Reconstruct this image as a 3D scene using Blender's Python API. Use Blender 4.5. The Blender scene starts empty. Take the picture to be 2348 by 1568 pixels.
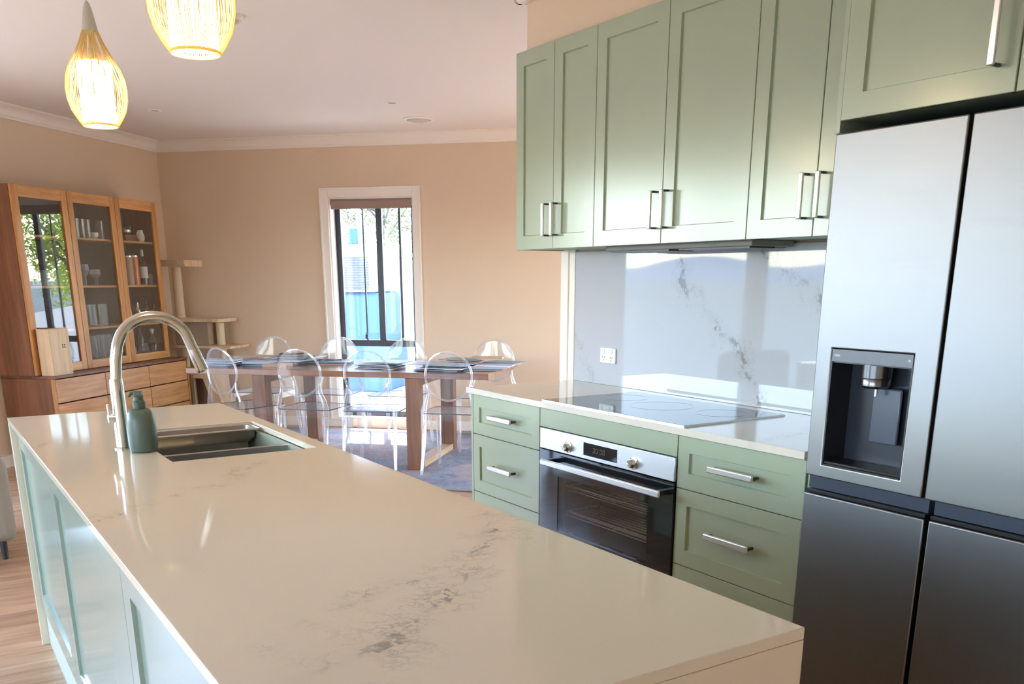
import bpy, math, random
from mathutils import Vector, Matrix
random.seed(7)
scene = bpy.context.scene
col = scene.collection

# ------------------------------------------------------------------ camera
cam_d = bpy.data.cameras.new('camera')
cam = bpy.data.objects.new('camera', cam_d)
col.objects.link(cam)
cam_d.sensor_width = 36.0
cam_d.sensor_fit = 'HORIZONTAL'
cam_d.lens = 2102.906 / 2348.0 * 36.0
cam_d.shift_y = (1254.346 - 784.0) / 2348.0
cam_d.clip_start = 0.05
cam_d.clip_end = 3000
_f = Vector((0.51932329, 0.80718225, -0.28064238)).normalized()
_r = Vector((0.840908203, -0.541177599, -0.00044803)).normalized()
_u = _r.cross(_f)
cam.matrix_world = Matrix(((_r.x, _u.x, -_f.x, 0.0), (_r.y, _u.y, -_f.y, 0.0), (_r.z, _u.z, -_f.z, 1.42852), (0, 0, 0, 1)))
scene.camera = cam

# ------------------------------------------------------------------ world, sun, exposure
ROT = -math.pi / 4                      # the dining room stands at 45 degrees to the kitchen
S2 = math.sqrt(0.5)
def D(u, v, z=0.0):                     # dining frame (u along the far wall, v away) -> world
    return Vector((S2 * u + S2 * v, -S2 * u + S2 * v, z))

world = bpy.data.worlds.new('world')
scene.world = world
world.use_nodes = True
wn = world.node_tree
wn.nodes.clear()
wo = wn.nodes.new('ShaderNodeOutputWorld')
bg = wn.nodes.new('ShaderNodeBackground')
sky = wn.nodes.new('ShaderNodeTexSky')
sky.sky_type = 'NISHITA'
sky.sun_disc = False
sky.sun_elevation = math.radians(60)
sdir = D(0.339, -0.94, 0)               # horizontal travel of the sunlight
sky.sun_rotation = math.atan2(-sdir.x, -sdir.y)
sky.air_density = 0.9
sky.dust_density = 1.0
sky.ozone_density = 0.8
bg.inputs['Strength'].default_value = 1.6
wn.links.new(sky.outputs[0], bg.inputs['Color'])
wn.links.new(bg.outputs[0], wo.inputs['Surface'])

sun_d = bpy.data.lights.new('sun', 'SUN')
sun_d.energy = 12.0
sun_d.angle = math.radians(0.6)
sun_d.color = (1.0, 0.97, 0.92)
sun = bpy.data.objects.new('sun', sun_d)
col.objects.link(sun)
sun.location = (4, 14, 9)
sdir3 = Vector((sdir.x * 0.488, sdir.y * 0.488, -0.873)).normalized()
sun.rotation_euler = sdir3.to_track_quat('-Z', 'Y').to_euler()

vs = scene.view_settings
scene.display_settings.display_device = 'sRGB'
vs.view_transform = 'Standard'
vs.look = 'None'
vs.gamma = 1.0
vs.use_curve_mapping = False
vs.exposure = 1.15
cy = scene.cycles
cy.max_bounces = 10
cy.diffuse_bounces = 6
cy.glossy_bounces = 5
cy.transmission_bounces = 8
cy.transparent_max_bounces = 24
cy.sample_clamp_indirect = 6.0
cy.caustics_reflective = False
cy.caustics_refractive = False
try:
    cy.use_denoising = True
    cy.denoiser = 'OPENIMAGEDENOISE'
except Exception:
    pass

# ------------------------------------------------------------------ materials
def lin(c):
    return tuple((x / 12.92 if x <= 0.04045 else ((x + 0.055) / 1.055) ** 2.4) for x in c)
def rgb(r, g, b):
    return lin((r / 255.0, g / 255.0, b / 255.0)) + (1.0,)

class NT:
    def __init__(self, name):
        self.m = bpy.data.materials.new(name)
        self.m.use_nodes = True
        self.t = self.m.node_tree
        self.t.nodes.clear()
        self.out = self.t.nodes.new('ShaderNodeOutputMaterial')
    def n(self, typ, ins=None, **kw):
        nd = self.t.nodes.new(typ)
        for k, v in kw.items():
            setattr(nd, k, v)
        for k, v in (ins or {}).items():
            if isinstance(v, bpy.types.NodeSocket):
                self.t.links.new(v, nd.inputs[k])
            else:
                nd.inputs[k].default_value = v
        return nd
    def math(self, op, a, b=None, c=None, clamp=False):
        ins = {0: a}
        if b is not None: ins[1] = b
        if c is not None: ins[2] = c
        nd = self.n('ShaderNodeMath', ins, operation=op)
        nd.use_clamp = clamp
        return nd.outputs[0]
    def vm(self, op, a, b=None, scale=None):
        ins = {0: a}
        if b is not None: ins[1] = b
        nd = self.n('ShaderNodeVectorMath', ins, operation=op)
        if scale is not None:
            if isinstance(scale, bpy.types.NodeSocket): self.t.links.new(scale, nd.inputs['Scale'])
            else: nd.inputs['Scale'].default_value = scale
        return nd
    def mix(self, fac, a, b):
        nd = self.n('ShaderNodeMix', data_type='RGBA')
        for k, v in ((0, fac), (6, a), (7, b)):
            if isinstance(v, bpy.types.NodeSocket): self.t.links.new(v, nd.inputs[k])
            else: nd.inputs[k].default_value = v
        return nd.outputs[2]
    def ramp(self, fac, stops):
        nd = self.n('ShaderNodeValToRGB', {0: fac})
        el = nd.color_ramp.elements
        while len(el) < len(stops): el.new(0.5)
        for e, (p, c) in zip(el, stops):
            e.position = p; e.color = c
        return nd.outputs[0]
    def noise(self, vec, scale, detail=4, rough=0.55):
        return self.n('ShaderNodeTexNoise', {'Vector': vec, 'Scale': scale, 'Detail': detail, 'Roughness': rough})
    def surf(self, s):
        self.t.links.new(s, self.out.inputs['Surface'])
        return self.m

def pbr(name, color, rough=0.5, metal=0.0, coat=0.0, coat_rough=0.05, spec=0.5, bump=0.0, bump_scale=60, aniso=0.0, emis=None, emis_s=0.0, var=0.0, var_scale=3.0, sheen=0.0):
    k = NT(name)
    tc = k.n('ShaderNodeTexCoord').outputs['Object']
    b = k.n('ShaderNodeBsdfPrincipled', {'Base Color': color, 'Roughness': rough, 'Metallic': metal, 'Coat Weight': coat, 'Coat Roughness': coat_rough, 'Specular IOR Level': spec, 'Anisotropic': aniso, 'Sheen Weight': sheen})
    if var:
        nz = k.noise(tc, var_scale, 5)
        c2 = tuple(x * (1 - var) for x in color[:3]) + (1,)
        k.t.links.new(k.mix(nz.outputs[0], c2, color), b.inputs['Base Color'])
    if bump:
        nz = k.noise(tc, bump_scale, 3)
        bm = k.n('ShaderNodeBump', {'Strength': bump, 'Distance': 0.002, 'Height': nz.outputs[0]})
        k.t.links.new(bm.outputs[0], b.inputs['Normal'])
    if emis:
        b.inputs['Emission Color'].default_value = emis
        b.inputs['Emission Strength'].default_value = emis_s
    return k.surf(b.outputs[0])

def wood(name, c1, c2, c3, rough=0.4, axis='X', scale=1.0, coat=0.0, rand=0.12):
    k = NT(name)
    tc = k.n('ShaderNodeTexCoord').outputs['Object']
    oi = k.n('ShaderNodeObjectInfo').outputs['Random']
    off = k.n('ShaderNodeCombineXYZ', {0: k.math('MULTIPLY', oi, 13.7), 1: k.math('MULTIPLY', oi, 7.1), 2: k.math('MULTIPLY', oi, 3.3)}).outputs[0]
    p = k.vm('ADD', tc, off).outputs[0]
    st = {'X': (1.2, 14, 14), 'Y': (14, 1.2, 14), 'Z': (14, 14, 1.2)}[axis]
    p2 = k.vm('MULTIPLY', p, tuple(s * scale for s in st)).outputs[0]
    n1 = k.noise(p2, 1.6, 6, 0.62).outputs[0]
    n2 = k.noise(k.vm('MULTIPLY', p2, (1, 3, 3) if axis == 'X' else ((3, 1, 3) if axis == 'Y' else (3, 3, 1))).outputs[0], 3.0, 4, 0.6).outputs[0]
    base = k.ramp(n1, [(0.3, c1), (0.52, c2), (0.72, c3)])
    dark = tuple(x * 0.62 for x in c1[:3]) + (1,)
    c = k.mix(k.math('MULTIPLY', k.math('SUBTRACT', n2, 0.5, clamp=True), 1.3, clamp=True), base, dark)
    val = k.math('ADD', k.math('MULTIPLY', oi, 2 * rand), 1.0 - rand)
    hs = k.n('ShaderNodeHueSaturation', {'Value': val, 'Color': c})
    b = k.n('ShaderNodeBsdfPrincipled', {'Base Color': hs.outputs[0], 'Roughness': rough, 'Coat Weight': coat, 'Coat Roughness': 0.12})
    bm = k.n('ShaderNodeBump', {'Strength': 0.12, 'Distance': 0.001, 'Height': n2})
    k.t.links.new(bm.outputs[0], b.inputs['Normal'])
    return k.surf(b.outputs[0])

def thin_glass(name, tint=(1, 1, 1, 1), rough=0.0, refl=1.0):
    k = NT(name)
    bk = k.n('ShaderNodeNewGeometry').outputs['Backfacing']
    ior = k.math('SUBTRACT', 1.5, k.math('MULTIPLY', bk, 1.5 - 1 / 1.5))   # same reflectance on both faces of the thin pane
    fr = k.n('ShaderNodeFresnel', {'IOR': ior}).outputs[0]
    fac = k.math('MULTIPLY', fr, refl, clamp=True)
    tr = k.n('ShaderNodeBsdfTransparent', {'Color': tint})
    gl = k.n('ShaderNodeBsdfGlossy', {'Color': (1, 1, 1, 1), 'Roughness': rough})
    mx = k.n('ShaderNodeMixShader', {0: fac, 1: tr.outputs[0], 2: gl.outputs[0]})
    return k.surf(mx.outputs[0])

def edge_plastic(name, edge=(0.95, 0.97, 1, 1), power=1.0, base=0.04):
    # clear moulded plastic: see-through face on, bright and milky where seen edge on
    k = NT(name)
    lw = k.n('ShaderNodeLayerWeight', {'Blend': 0.35}).outputs['Facing']
    fac = k.math('ADD', k.math('MULTIPLY', k.math('POWER', lw, 2.2), power), base, clamp=True)
    tr = k.n('ShaderNodeBsdfTransparent', {'Color': (0.97, 0.98, 0.99, 1)})
    gl = k.n('ShaderNodeBsdfGlossy', {'Color': (1, 1, 1, 1), 'Roughness': 0.06})
    tl = k.n('ShaderNodeBsdfTranslucent', {'Color': edge})
    df = k.n('ShaderNodeBsdfDiffuse', {'Color': edge})
    m1 = k.n('ShaderNodeMixShader', {0: 0.5, 1: tl.outputs[0], 2: df.outputs[0]})
    m2 = k.n('ShaderNodeMixShader', {0: 0.55, 1: m1.outputs[0], 2: gl.outputs[0]})
    mx = k.n('ShaderNodeMixShader', {0: fac, 1: tr.outputs[0], 2: m2.outputs[0]})
    return k.surf(mx.outputs[0])

def stone(name, veins, base=(0.80, 0.765, 0.70, 1), veinc=(0.24, 0.23, 0.20, 1), rough=0.07):
    # veins: list of (polyline of world points, core width, halo width, strength); object origins sit at the world origin
    k = NT(name)
    p = k.n('ShaderNodeTexCoord').outputs['Object']
    n1 = k.noise(p, 5.0, 4, 0.6).outputs['Color']
    n2 = k.noise(p, 22.0, 4, 0.6).outputs['Color']
    w1 = k.vm('SCALE', k.vm('SUBTRACT', n1, (0.5, 0.5, 0.5)).outputs[0], scale=0.16).outputs[0]
    w2 = k.vm('SCALE', k.vm('SUBTRACT', n2, (0.5, 0.5, 0.5)).outputs[0], scale=0.075).outputs[0]
    pw = k.vm('ADD', k.vm('ADD', p, w1).outputs[0], w2).outputs[0]
    brk = k.noise(p, 9.0, 3, 0.6).outputs[0]
    brk2 = k.noise(p, 26.0, 3, 0.6).outputs[0]
    brk3 = k.noise(p, 11.0, 4, 0.65).outputs[0]
    total = None
    for pts, core, halo, stg in veins:
        dmin = None
        for a, b in zip(pts[:-1], pts[1:]):
            A = Vector(a); AB = Vector(b) - A
            L2 = max(AB.length_squared, 1e-6)
            pa = k.vm('SUBTRACT', pw, tuple(A)).outputs[0]
            t = k.math('DIVIDE', k.vm('DOT_PRODUCT', pa, tuple(AB)).outputs['Value'], L2, clamp=True)
            d = k.vm('LENGTH', k.vm('SUBTRACT', pa, k.vm('SCALE', tuple(AB), scale=t).outputs[0]).outputs[0]).outputs['Value']
            dmin = d if dmin is None else k.math('MINIMUM', dmin, d)
        c = k.math('MULTIPLY', k.math('SUBTRACT', 1.0, k.math('DIVIDE', dmin, core * 0.85), clamp=True), 1.7, clamp=True)
        c = k.math('MULTIPLY', c, k.math('MULTIPLY', k.math('SUBTRACT', brk, 0.34, clamp=True), 4.0, clamp=True), clamp=True)
        h = k.math('SUBTRACT', 1.0, k.math('DIVIDE', dmin, halo), clamp=True)
        # fine cracks: thin iso-lines of a noise, only inside the halo
        crk = k.math('ABSOLUTE', k.math('SUBTRACT', brk2, 0.5))
        crk = k.math('SUBTRACT', 1.0, k.math('MULTIPLY', crk, 26.0), clamp=True)
        crk3 = k.math('SUBTRACT', 1.0, k.math('MULTIPLY', k.math('ABSOLUTE', k.math('SUBTRACT', brk3, 0.5)), 38.0), clamp=True)
        crk = k.math('MAXIMUM', crk, crk3)
        hh = k.math('MULTIPLY', k.math('MULTIPLY', h, crk), k.math('MULTIPLY', k.math('SUBTRACT', brk, 0.40, clamp=True), 5.0, clamp=True))
        soft = k.math('MULTIPLY', k.math('POWER', h, 2.0), 0.14)
        m = k.math('MULTIPLY', k.math('ADD', k.math('ADD', c, k.math('MULTIPLY', hh, 0.75)), soft, clamp=True), stg, clamp=True)
        total = m if total is None else k.math('MAXIMUM', total, m)
    cl = k.noise(p, 1.4, 3, 0.5).outputs[0]
    b2 = tuple(x * 0.95 for x in base[:3]) + (1,)
    c0 = k.mix(cl, base, b2)
    colr = k.mix(k.math('MULTIPLY', total, 0.8), c0, veinc)
    b = k.n('ShaderNodeBsdfPrincipled', {'Base Color': colr, 'Roughness': rough, 'Specular IOR Level': 0.55})
    return k.surf(b.outputs[0])

M = {}
M['wall'] = pbr('wall_paint', rgb(226, 203, 176), 0.7, bump=0.05, bump_scale=180)
M['ceiling'] = pbr('ceiling_paint', rgb(236, 230, 224), 0.75)
M['trim'] = pbr('trim_paint', rgb(244, 236, 224), 0.45)
M['sage'] = pbr('sage_cabinet_satin', rgb(165, 178, 153), 0.24, spec=0.75, coat=0.35, coat_rough=0.18)
M['sage_gloss'] = pbr('sage_panel_gloss', rgb(140, 156, 144), 0.14, spec=0.4)
M['sage_in'] = pbr('sage_carcass', rgb(150, 166, 145), 0.5)
M['kick'] = pbr('kickboard_brushed', rgb(170, 182, 170), 0.3)
M['grey_gap'] = pbr('dark_joint', rgb(28, 30, 32), 0.7)
M['underside'] = pbr('white_melamine', rgb(200, 200, 195), 0.4)
def brushed(name, c, rough, direction):
    k = NT(name)
    tc = k.n('ShaderNodeTexCoord').outputs['Object']
    st = k.vm('MULTIPLY', tc, direction).outputs[0]
    nz = k.noise(st, 1.0, 3, 0.6).outputs[0]
    r = k.math('ADD', k.math('MULTIPLY', nz, 0.10), rough - 0.05)
    b = k.n('ShaderNodeBsdfPrincipled', {'Base Color': c, 'Metallic': 1.0, 'Roughness': r})
    bm = k.n('ShaderNodeBump', {'Strength': 0.03, 'Distance': 0.0005, 'Height': nz})
    k.t.links.new(bm.outputs[0], b.inputs['Normal'])
    return k.surf(b.outputs[0])
M['fridge'] = brushed('brushed_fridge_steel', (0.25, 0.252, 0.262, 1), 0.40, (3, 3, 500))
M['steel'] = brushed('oven_steel', (0.82, 0.86, 0.92, 1), 0.34, (3, 3, 400))
M['chrome'] = pbr('polished_chrome', (0.80, 0.79, 0.75, 1), 0.12, metal=1.0)
M['nickel'] = pbr('satin_nickel', (0.86, 0.85, 0.83, 1), 0.3, metal=1.0)
M['nickel_reflect_lid'] = pbr('nickel_dark_reflection_lid', (0.12, 0.11, 0.10, 1), 0.35, metal=1.0)  # handle standoffs carry a dark reflection as colour; also the jug lid
M['tap'] = pbr('tap_nickel', (0.62, 0.60, 0.55, 1), 0.17, metal=1.0)
M['sink'] = pbr('sink_steel', (0.42, 0.41, 0.39, 1), 0.32, metal=1.0)
M['hood'] = pbr('hood_grey_enamel', rgb(120, 118, 112), 0.55)
M['black_glass'] = pbr('black_glass', (0.012, 0.013, 0.016, 1), 0.04, spec=0.7)
M['oven_glass'] = thin_glass('oven_window_glass', (0.72, 0.70, 0.67, 1), 0.0, 0.8)
M['cooktop'] = pbr('cooktop_glass', (0.02, 0.021, 0.024, 1), 0.05, spec=0.45)
M['black_plastic'] = pbr('black_plastic', (0.015, 0.016, 0.018, 1), 0.35)
M['navy_plastic'] = pbr('charcoal_plastic', (0.055, 0.068, 0.10, 1), 0.28)
M['paddle'] = pbr('paddle_plastic', (0.09, 0.11, 0.155, 1), 0.22)
M['recess'] = pbr('recess_plastic', (0.035, 0.042, 0.06, 1), 0.3)
M['nozzle'] = pbr('smoked_chrome', (0.16, 0.16, 0.17, 1), 0.22, metal=0.9)
M['grey_plastic'] = pbr('grey_plastic', (0.17, 0.19, 0.24, 1), 0.3)
M['mark'] = pbr('pale_print', (0.45, 0.47, 0.52, 1), 0.4)
M['oven_inside'] = pbr('oven_enamel', (0.20, 0.18, 0.16, 1), 0.35)
M['rack'] = pbr('rack_wire', (0.75, 0.73, 0.70, 1), 0.4, metal=0.3)
M['digits'] = pbr('dim_display', (0.05, 0.04, 0.02, 1), 0.4, emis=(1.0, 0.72, 0.3, 1), emis_s=0.03)
M['white_plastic'] = pbr('white_plastic', rgb(236, 238, 238), 0.35)
M['soap'] = pbr('soap_bottle_sage', rgb(82, 98, 88), 0.38, bump=0.04, bump_scale=300)
M['soap_pump'] = pbr('soap_pump_green', rgb(60, 80, 66), 0.45)
M['glass'] = thin_glass('window_glass', (1, 1, 1, 1), 0.0, 0.8)
M['cab_glass'] = thin_glass('cabinet_glass', (0.93, 0.94, 0.93, 1), 0.0, 1.3)
M['tumbler'] = edge_plastic('drinking_glass', (0.9, 0.93, 0.95, 1), 0.9, 0.08)
M['ghost'] = edge_plastic('clear_polycarbonate', (0.93, 0.96, 1.0, 1), 0.75, 0.03)
M['ghost_rim'] = edge_plastic('clear_polycarbonate_edge', (0.95, 0.97, 1.0, 1), 0.9, 0.28)
M['edge_refraction'] = pbr('seat_edge_refraction', (0.10, 0.09, 0.11, 1), 0.3)  # edge refraction of the clear seat painted as a dark line
M['win_dark'] = pbr('dark_aluminium', (0.015, 0.02, 0.03, 1), 0.35)
M['win_white'] = pbr('white_aluminium', rgb(214, 214, 210), 0.4)
M['blind'] = pbr('taupe_blind_fabric', rgb(166, 143, 130), 0.85, bump=0.3, bump_scale=400)
M['oak'] = wood('golden_oak', rgb(186, 128, 72), rgb(212, 156, 96), rgb(226, 174, 116), 0.38, 'Y', 1.0, 0.15)
M['oak_v'] = wood('golden_oak_upright', rgb(170, 112, 60), rgb(196, 138, 80), rgb(210, 154, 94), 0.38, 'Z', 1.0, 0.15)
M['walnut'] = wood('walnut_side', rgb(104, 66, 46), rgb(126, 82, 58), rgb(146, 98, 70), 0.4, 'Z', 0.8, 0.1)
M['table'] = wood('table_hardwood', rgb(118, 70, 44), rgb(146, 92, 60), rgb(164, 108, 72), 0.22, 'X', 0.9, 0.6)
M['table_leg'] = wood('table_leg_hardwood', rgb(104, 64, 42), rgb(132, 84, 56), rgb(150, 100, 68), 0.35, 'Z', 1.0, 0.1)
M['sled'] = wood('sled_pale_wood', rgb(186, 146, 104), rgb(206, 168, 124), rgb(220, 184, 142), 0.4, 'Y', 1.0)
M['floor'] = wood('oak_floor_plank', rgb(150, 110, 82), rgb(186, 148, 116), rgb(210, 174, 142), 0.33, 'X', 0.8, 0.15, 0.13)
M['cat'] = wood('pale_birch', rgb(206, 176, 140), rgb(222, 196, 162), rgb(234, 212, 182), 0.55, 'Z', 0.8, 0, 0.03)
M['sisal'] = pbr('cream_sisal', rgb(224, 204, 172), 0.9, bump=0.6, bump_scale=250)
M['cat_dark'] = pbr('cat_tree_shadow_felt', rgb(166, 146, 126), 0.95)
M['pine'] = wood('raw_pine', rgb(204, 172, 136), rgb(220, 192, 156), rgb(232, 208, 176), 0.6, 'Z', 0.8, 0, 0.02)
M['ink'] = pbr('brown_brand_ink', rgb(92, 64, 50), 0.8)
M['hutch_back'] = pbr('charcoal_back_panel', rgb(104, 98, 92), 0.6)
M['paper'] = pbr('white_paper', rgb(232, 234, 238), 0.7)
M['paper_b'] = pbr('pale_blue_paper', rgb(176, 194, 214), 0.5)
M['cover_d'] = pbr('slate_cover', rgb(62, 74, 92), 0.35)
M['cover_k'] = pbr('black_cover', rgb(26, 28, 32), 0.4)
M['cover_t'] = pbr('tan_cover', rgb(190, 160, 134), 0.5)
M['cover_g'] = pbr('grey_green_cover', rgb(128, 138, 134), 0.5)
M['sofa'] = pbr('greige_upholstery', rgb(150, 142, 130), 0.95, bump=0.5, bump_scale=350, var=0.15, var_scale=40)
M['sofa_leg'] = pbr('dark_leg', rgb(40, 40, 38), 0.5)
M['bottle_dark'] = pbr('dark_bottle_glass', rgb(30, 26, 22), 0.1, spec=0.8)
M['bottle_amber'] = pbr('amber_bottle', rgb(120, 60, 24), 0.12, spec=0.8)
M['label_w'] = pbr('white_label', rgb(232, 230, 224), 0.6)
M['copper'] = pbr('copper_tube', rgb(198, 120, 72), 0.35, metal=0.4)
M['silver'] = pbr('silverware', (0.8, 0.78, 0.75, 1), 0.25, metal=0.85)
M['porcelain'] = pbr('white_porcelain', rgb(240, 238, 232), 0.25)
M['red'] = pbr('rust_red', rgb(150, 60, 44), 0.4)
M['concrete'] = pbr('pale_concrete', rgb(196, 192, 184), 0.8, var=0.15)
M['sunlit_w'] = pbr('sunlit_slope_white', rgb(238, 236, 230), 0.8, var=0.05)
M['pebble'] = pbr('grey_pebbles', rgb(150, 150, 150), 0.8, var=0.5, var_scale=12)
M['blue_tank'] = pbr('blue_poly_tank', rgb(52, 96, 196), 0.45, var=0.12)
M['cooler'] = pbr('cooler_shaded_white', rgb(146, 156, 172), 0.5)  # white housing greyed in its colour for shade, louvres darkened likewise
M['louvre'] = pbr('cooler_louvre_shaded', rgb(74, 86, 104), 0.5)
M['bark'] = pbr('bark', rgb(96, 84, 72), 0.9, var=0.4, var_scale=20)
M['leaf'] = pbr('gum_leaf', rgb(120, 126, 84), 0.6, var=0.4, var_scale=6)
M['leaf_y'] = pbr('lime_leaf', rgb(168, 184, 50), 0.6, var=0.3, var_scale=6)
M['deck'] = wood('grey_deck', rgb(140, 132, 124), rgb(160, 152, 144), rgb(176, 168, 160), 0.6, 'X', 0.8)

def pendant_mat():
    k = NT('bamboo_rib')
    d = k.n('ShaderNodeBsdfDiffuse', {'Color': rgb(232, 208, 150)})
    t = k.n('ShaderNodeBsdfTranslucent', {'Color': (1.0, 0.86, 0.52, 1)})
    mx = k.n('ShaderNodeMixShader', {0: 0.2, 1: d.outputs[0], 2: t.outputs[0]})
    return k.surf(mx.outputs[0])
M['bamboo'] = pendant_mat()
M['bamboo_top'] = pbr('whitewashed_bamboo', rgb(190, 190, 176), 0.6)
M['diffuser'] = pbr('lit_diffuser', (1, 0.95, 0.85, 1), 0.6, emis=(1.0, 0.82, 0.55, 1), emis_s=13.0)

def ground_mat():
    k = NT('dry_grass_ground')
    p = k.n('ShaderNodeTexCoord').outputs['Object']
    n = k.noise(p, 0.02, 6, 0.6).outputs[0]
    n2 = k.noise(p, 1.5, 5, 0.6).outputs[0]
    c = k.ramp(n, [(0.35, rgb(68, 80, 84)), (0.55, rgb(88, 98, 100)), (0.7, rgb(78, 90, 88))])
    c = k.mix(k.math('MULTIPLY', n2, 0.5), c, rgb(66, 76, 74))
    b = k.n('ShaderNodeBsdfPrincipled', {'Base Color': c, 'Roughness': 0.95})
    return k.surf(b.outputs[0])
M['ground'] = ground_mat()
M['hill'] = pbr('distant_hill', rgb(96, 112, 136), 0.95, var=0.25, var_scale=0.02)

def rug_mat():
    k = NT('persian_rug_pile')
    p = k.n('ShaderNodeTexCoord').outputs['Object']
    sx = k.n('ShaderNodeSeparateXYZ', {0: p})
    px = k.math('ABSOLUTE', sx.outputs[0]); py = k.math('ABSOLUTE', sx.outputs[1])
    pm = k.n('ShaderNodeCombineXYZ', {0: px, 1: py, 2: 0.0}).outputs[0]
    w = k.vm('ADD', pm, k.vm('SCALE', k.vm('SUBTRACT', k.noise(pm, 9, 3).outputs['Color'], (0.5, 0.5, 0.5)).outputs[0], scale=0.12).outputs[0]).outputs[0]
    vo = k.n('ShaderNodeTexVoronoi', {'Vector': w, 'Scale': 6.5})
    c = k.ramp(k.n('ShaderNodeSeparateColor', {0: vo.outputs['Color']}).outputs[0],
               [(0.0, rgb(86, 108, 132)), (0.3, rgb(120, 138, 152)), (0.45, rgb(150, 104, 92)), (0.6, rgb(168, 160, 156)), (0.8, rgb(70, 84, 108)), (1.0, rgb(176, 134, 116))])
    for e in ():
        pass
    rings = k.math('SINE', k.math('MULTIPLY', vo.outputs['Distance'], 60.0))
    c = k.mix(k.math('MULTIPLY', k.math('GREATER_THAN', rings, 0.4), 0.45), c, rgb(196, 186, 176))
    # border bands
    bx = k.math('SUBTRACT', px, 1.35); by = k.math('SUBTRACT', py, 0.88)
    bord = k.math('GREATER_THAN', k.math('MAXIMUM', bx, by), 0.0)
    c = k.mix(k.math('MULTIPLY', bord, 0.55), c, rgb(74, 88, 112))
    wear_sun = k.noise(p, 26, 4).outputs[0]
    c = k.mix(k.math('MULTIPLY', wear_sun, 0.6), c, rgb(182, 182, 182))  # grey mix for wear, raised to give the pile a sunlit paleness
    b = k.n('ShaderNodeBsdfPrincipled', {'Base Color': c, 'Roughness': 0.95})
    bm = k.n('ShaderNodeBump', {'Strength': 0.6, 'Distance': 0.004, 'Height': k.noise(p, 160, 2).outputs[0]})
    k.t.links.new(bm.outputs[0], b.inputs['Normal'])
    return k.surf(b.outputs[0])
M['rug'] = rug_mat()
M['fringe'] = pbr('rug_fringe', rgb(206, 196, 180), 0.95)

Z = 0.92
M['stone_island'] = stone('calacatta_island', [
    ([(0.30, 1.00, Z), (0.506, 1.14, Z), (0.577, 1.199, Z), (0.679, 1.276, Z), (0.807, 1.426, Z), (0.925, 1.526, Z), (1.06, 1.70, Z)], 0.010, 0.11, 1.0),
    ([(0.384, 1.219, Z), (0.494, 1.30, Z), (0.629, 1.389, Z), (0.729, 1.393, Z), (0.98, 1.60, Z)], 0.006, 0.05, 0.6),
    ([(0.25, 2.13, Z), (0.409, 2.24, Z), (0.54, 2.321, Z), (0.645, 2.344, Z), (0.701, 2.472, Z), (0.795, 2.596, Z)], 0.007, 0.05, 0.7),
    ([(0.25, 3.18, Z), (0.348, 3.33, Z)], 0.006, 0.04, 0.5),
], base=(0.74, 0.675, 0.55, 1))
X = 2.9
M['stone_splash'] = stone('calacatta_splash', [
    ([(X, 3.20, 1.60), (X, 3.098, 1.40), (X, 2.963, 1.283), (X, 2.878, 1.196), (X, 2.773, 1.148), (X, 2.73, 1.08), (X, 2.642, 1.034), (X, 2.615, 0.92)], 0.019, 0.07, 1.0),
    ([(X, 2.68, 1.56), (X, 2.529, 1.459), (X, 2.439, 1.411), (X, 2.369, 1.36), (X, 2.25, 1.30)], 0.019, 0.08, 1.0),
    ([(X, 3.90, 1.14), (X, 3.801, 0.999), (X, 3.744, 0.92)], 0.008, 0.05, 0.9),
], base=(0.52, 0.55, 0.60, 1), rough=0.03)  # same stone as the island, its bluish daylight put into the base colour
M['stone_bench'] = stone('calacatta_bench', [
    ([(2.3, 2.05, Z), (2.6, 2.12, Z), (2.9, 2.3, Z)], 0.008, 0.07, 0.35),
    ([(2.3, 3.5, Z), (2.6, 3.7, Z), (2.9, 3.8, Z)], 0.008, 0.05, 0.25),
], base=(0.72, 0.68, 0.61, 1))

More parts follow.
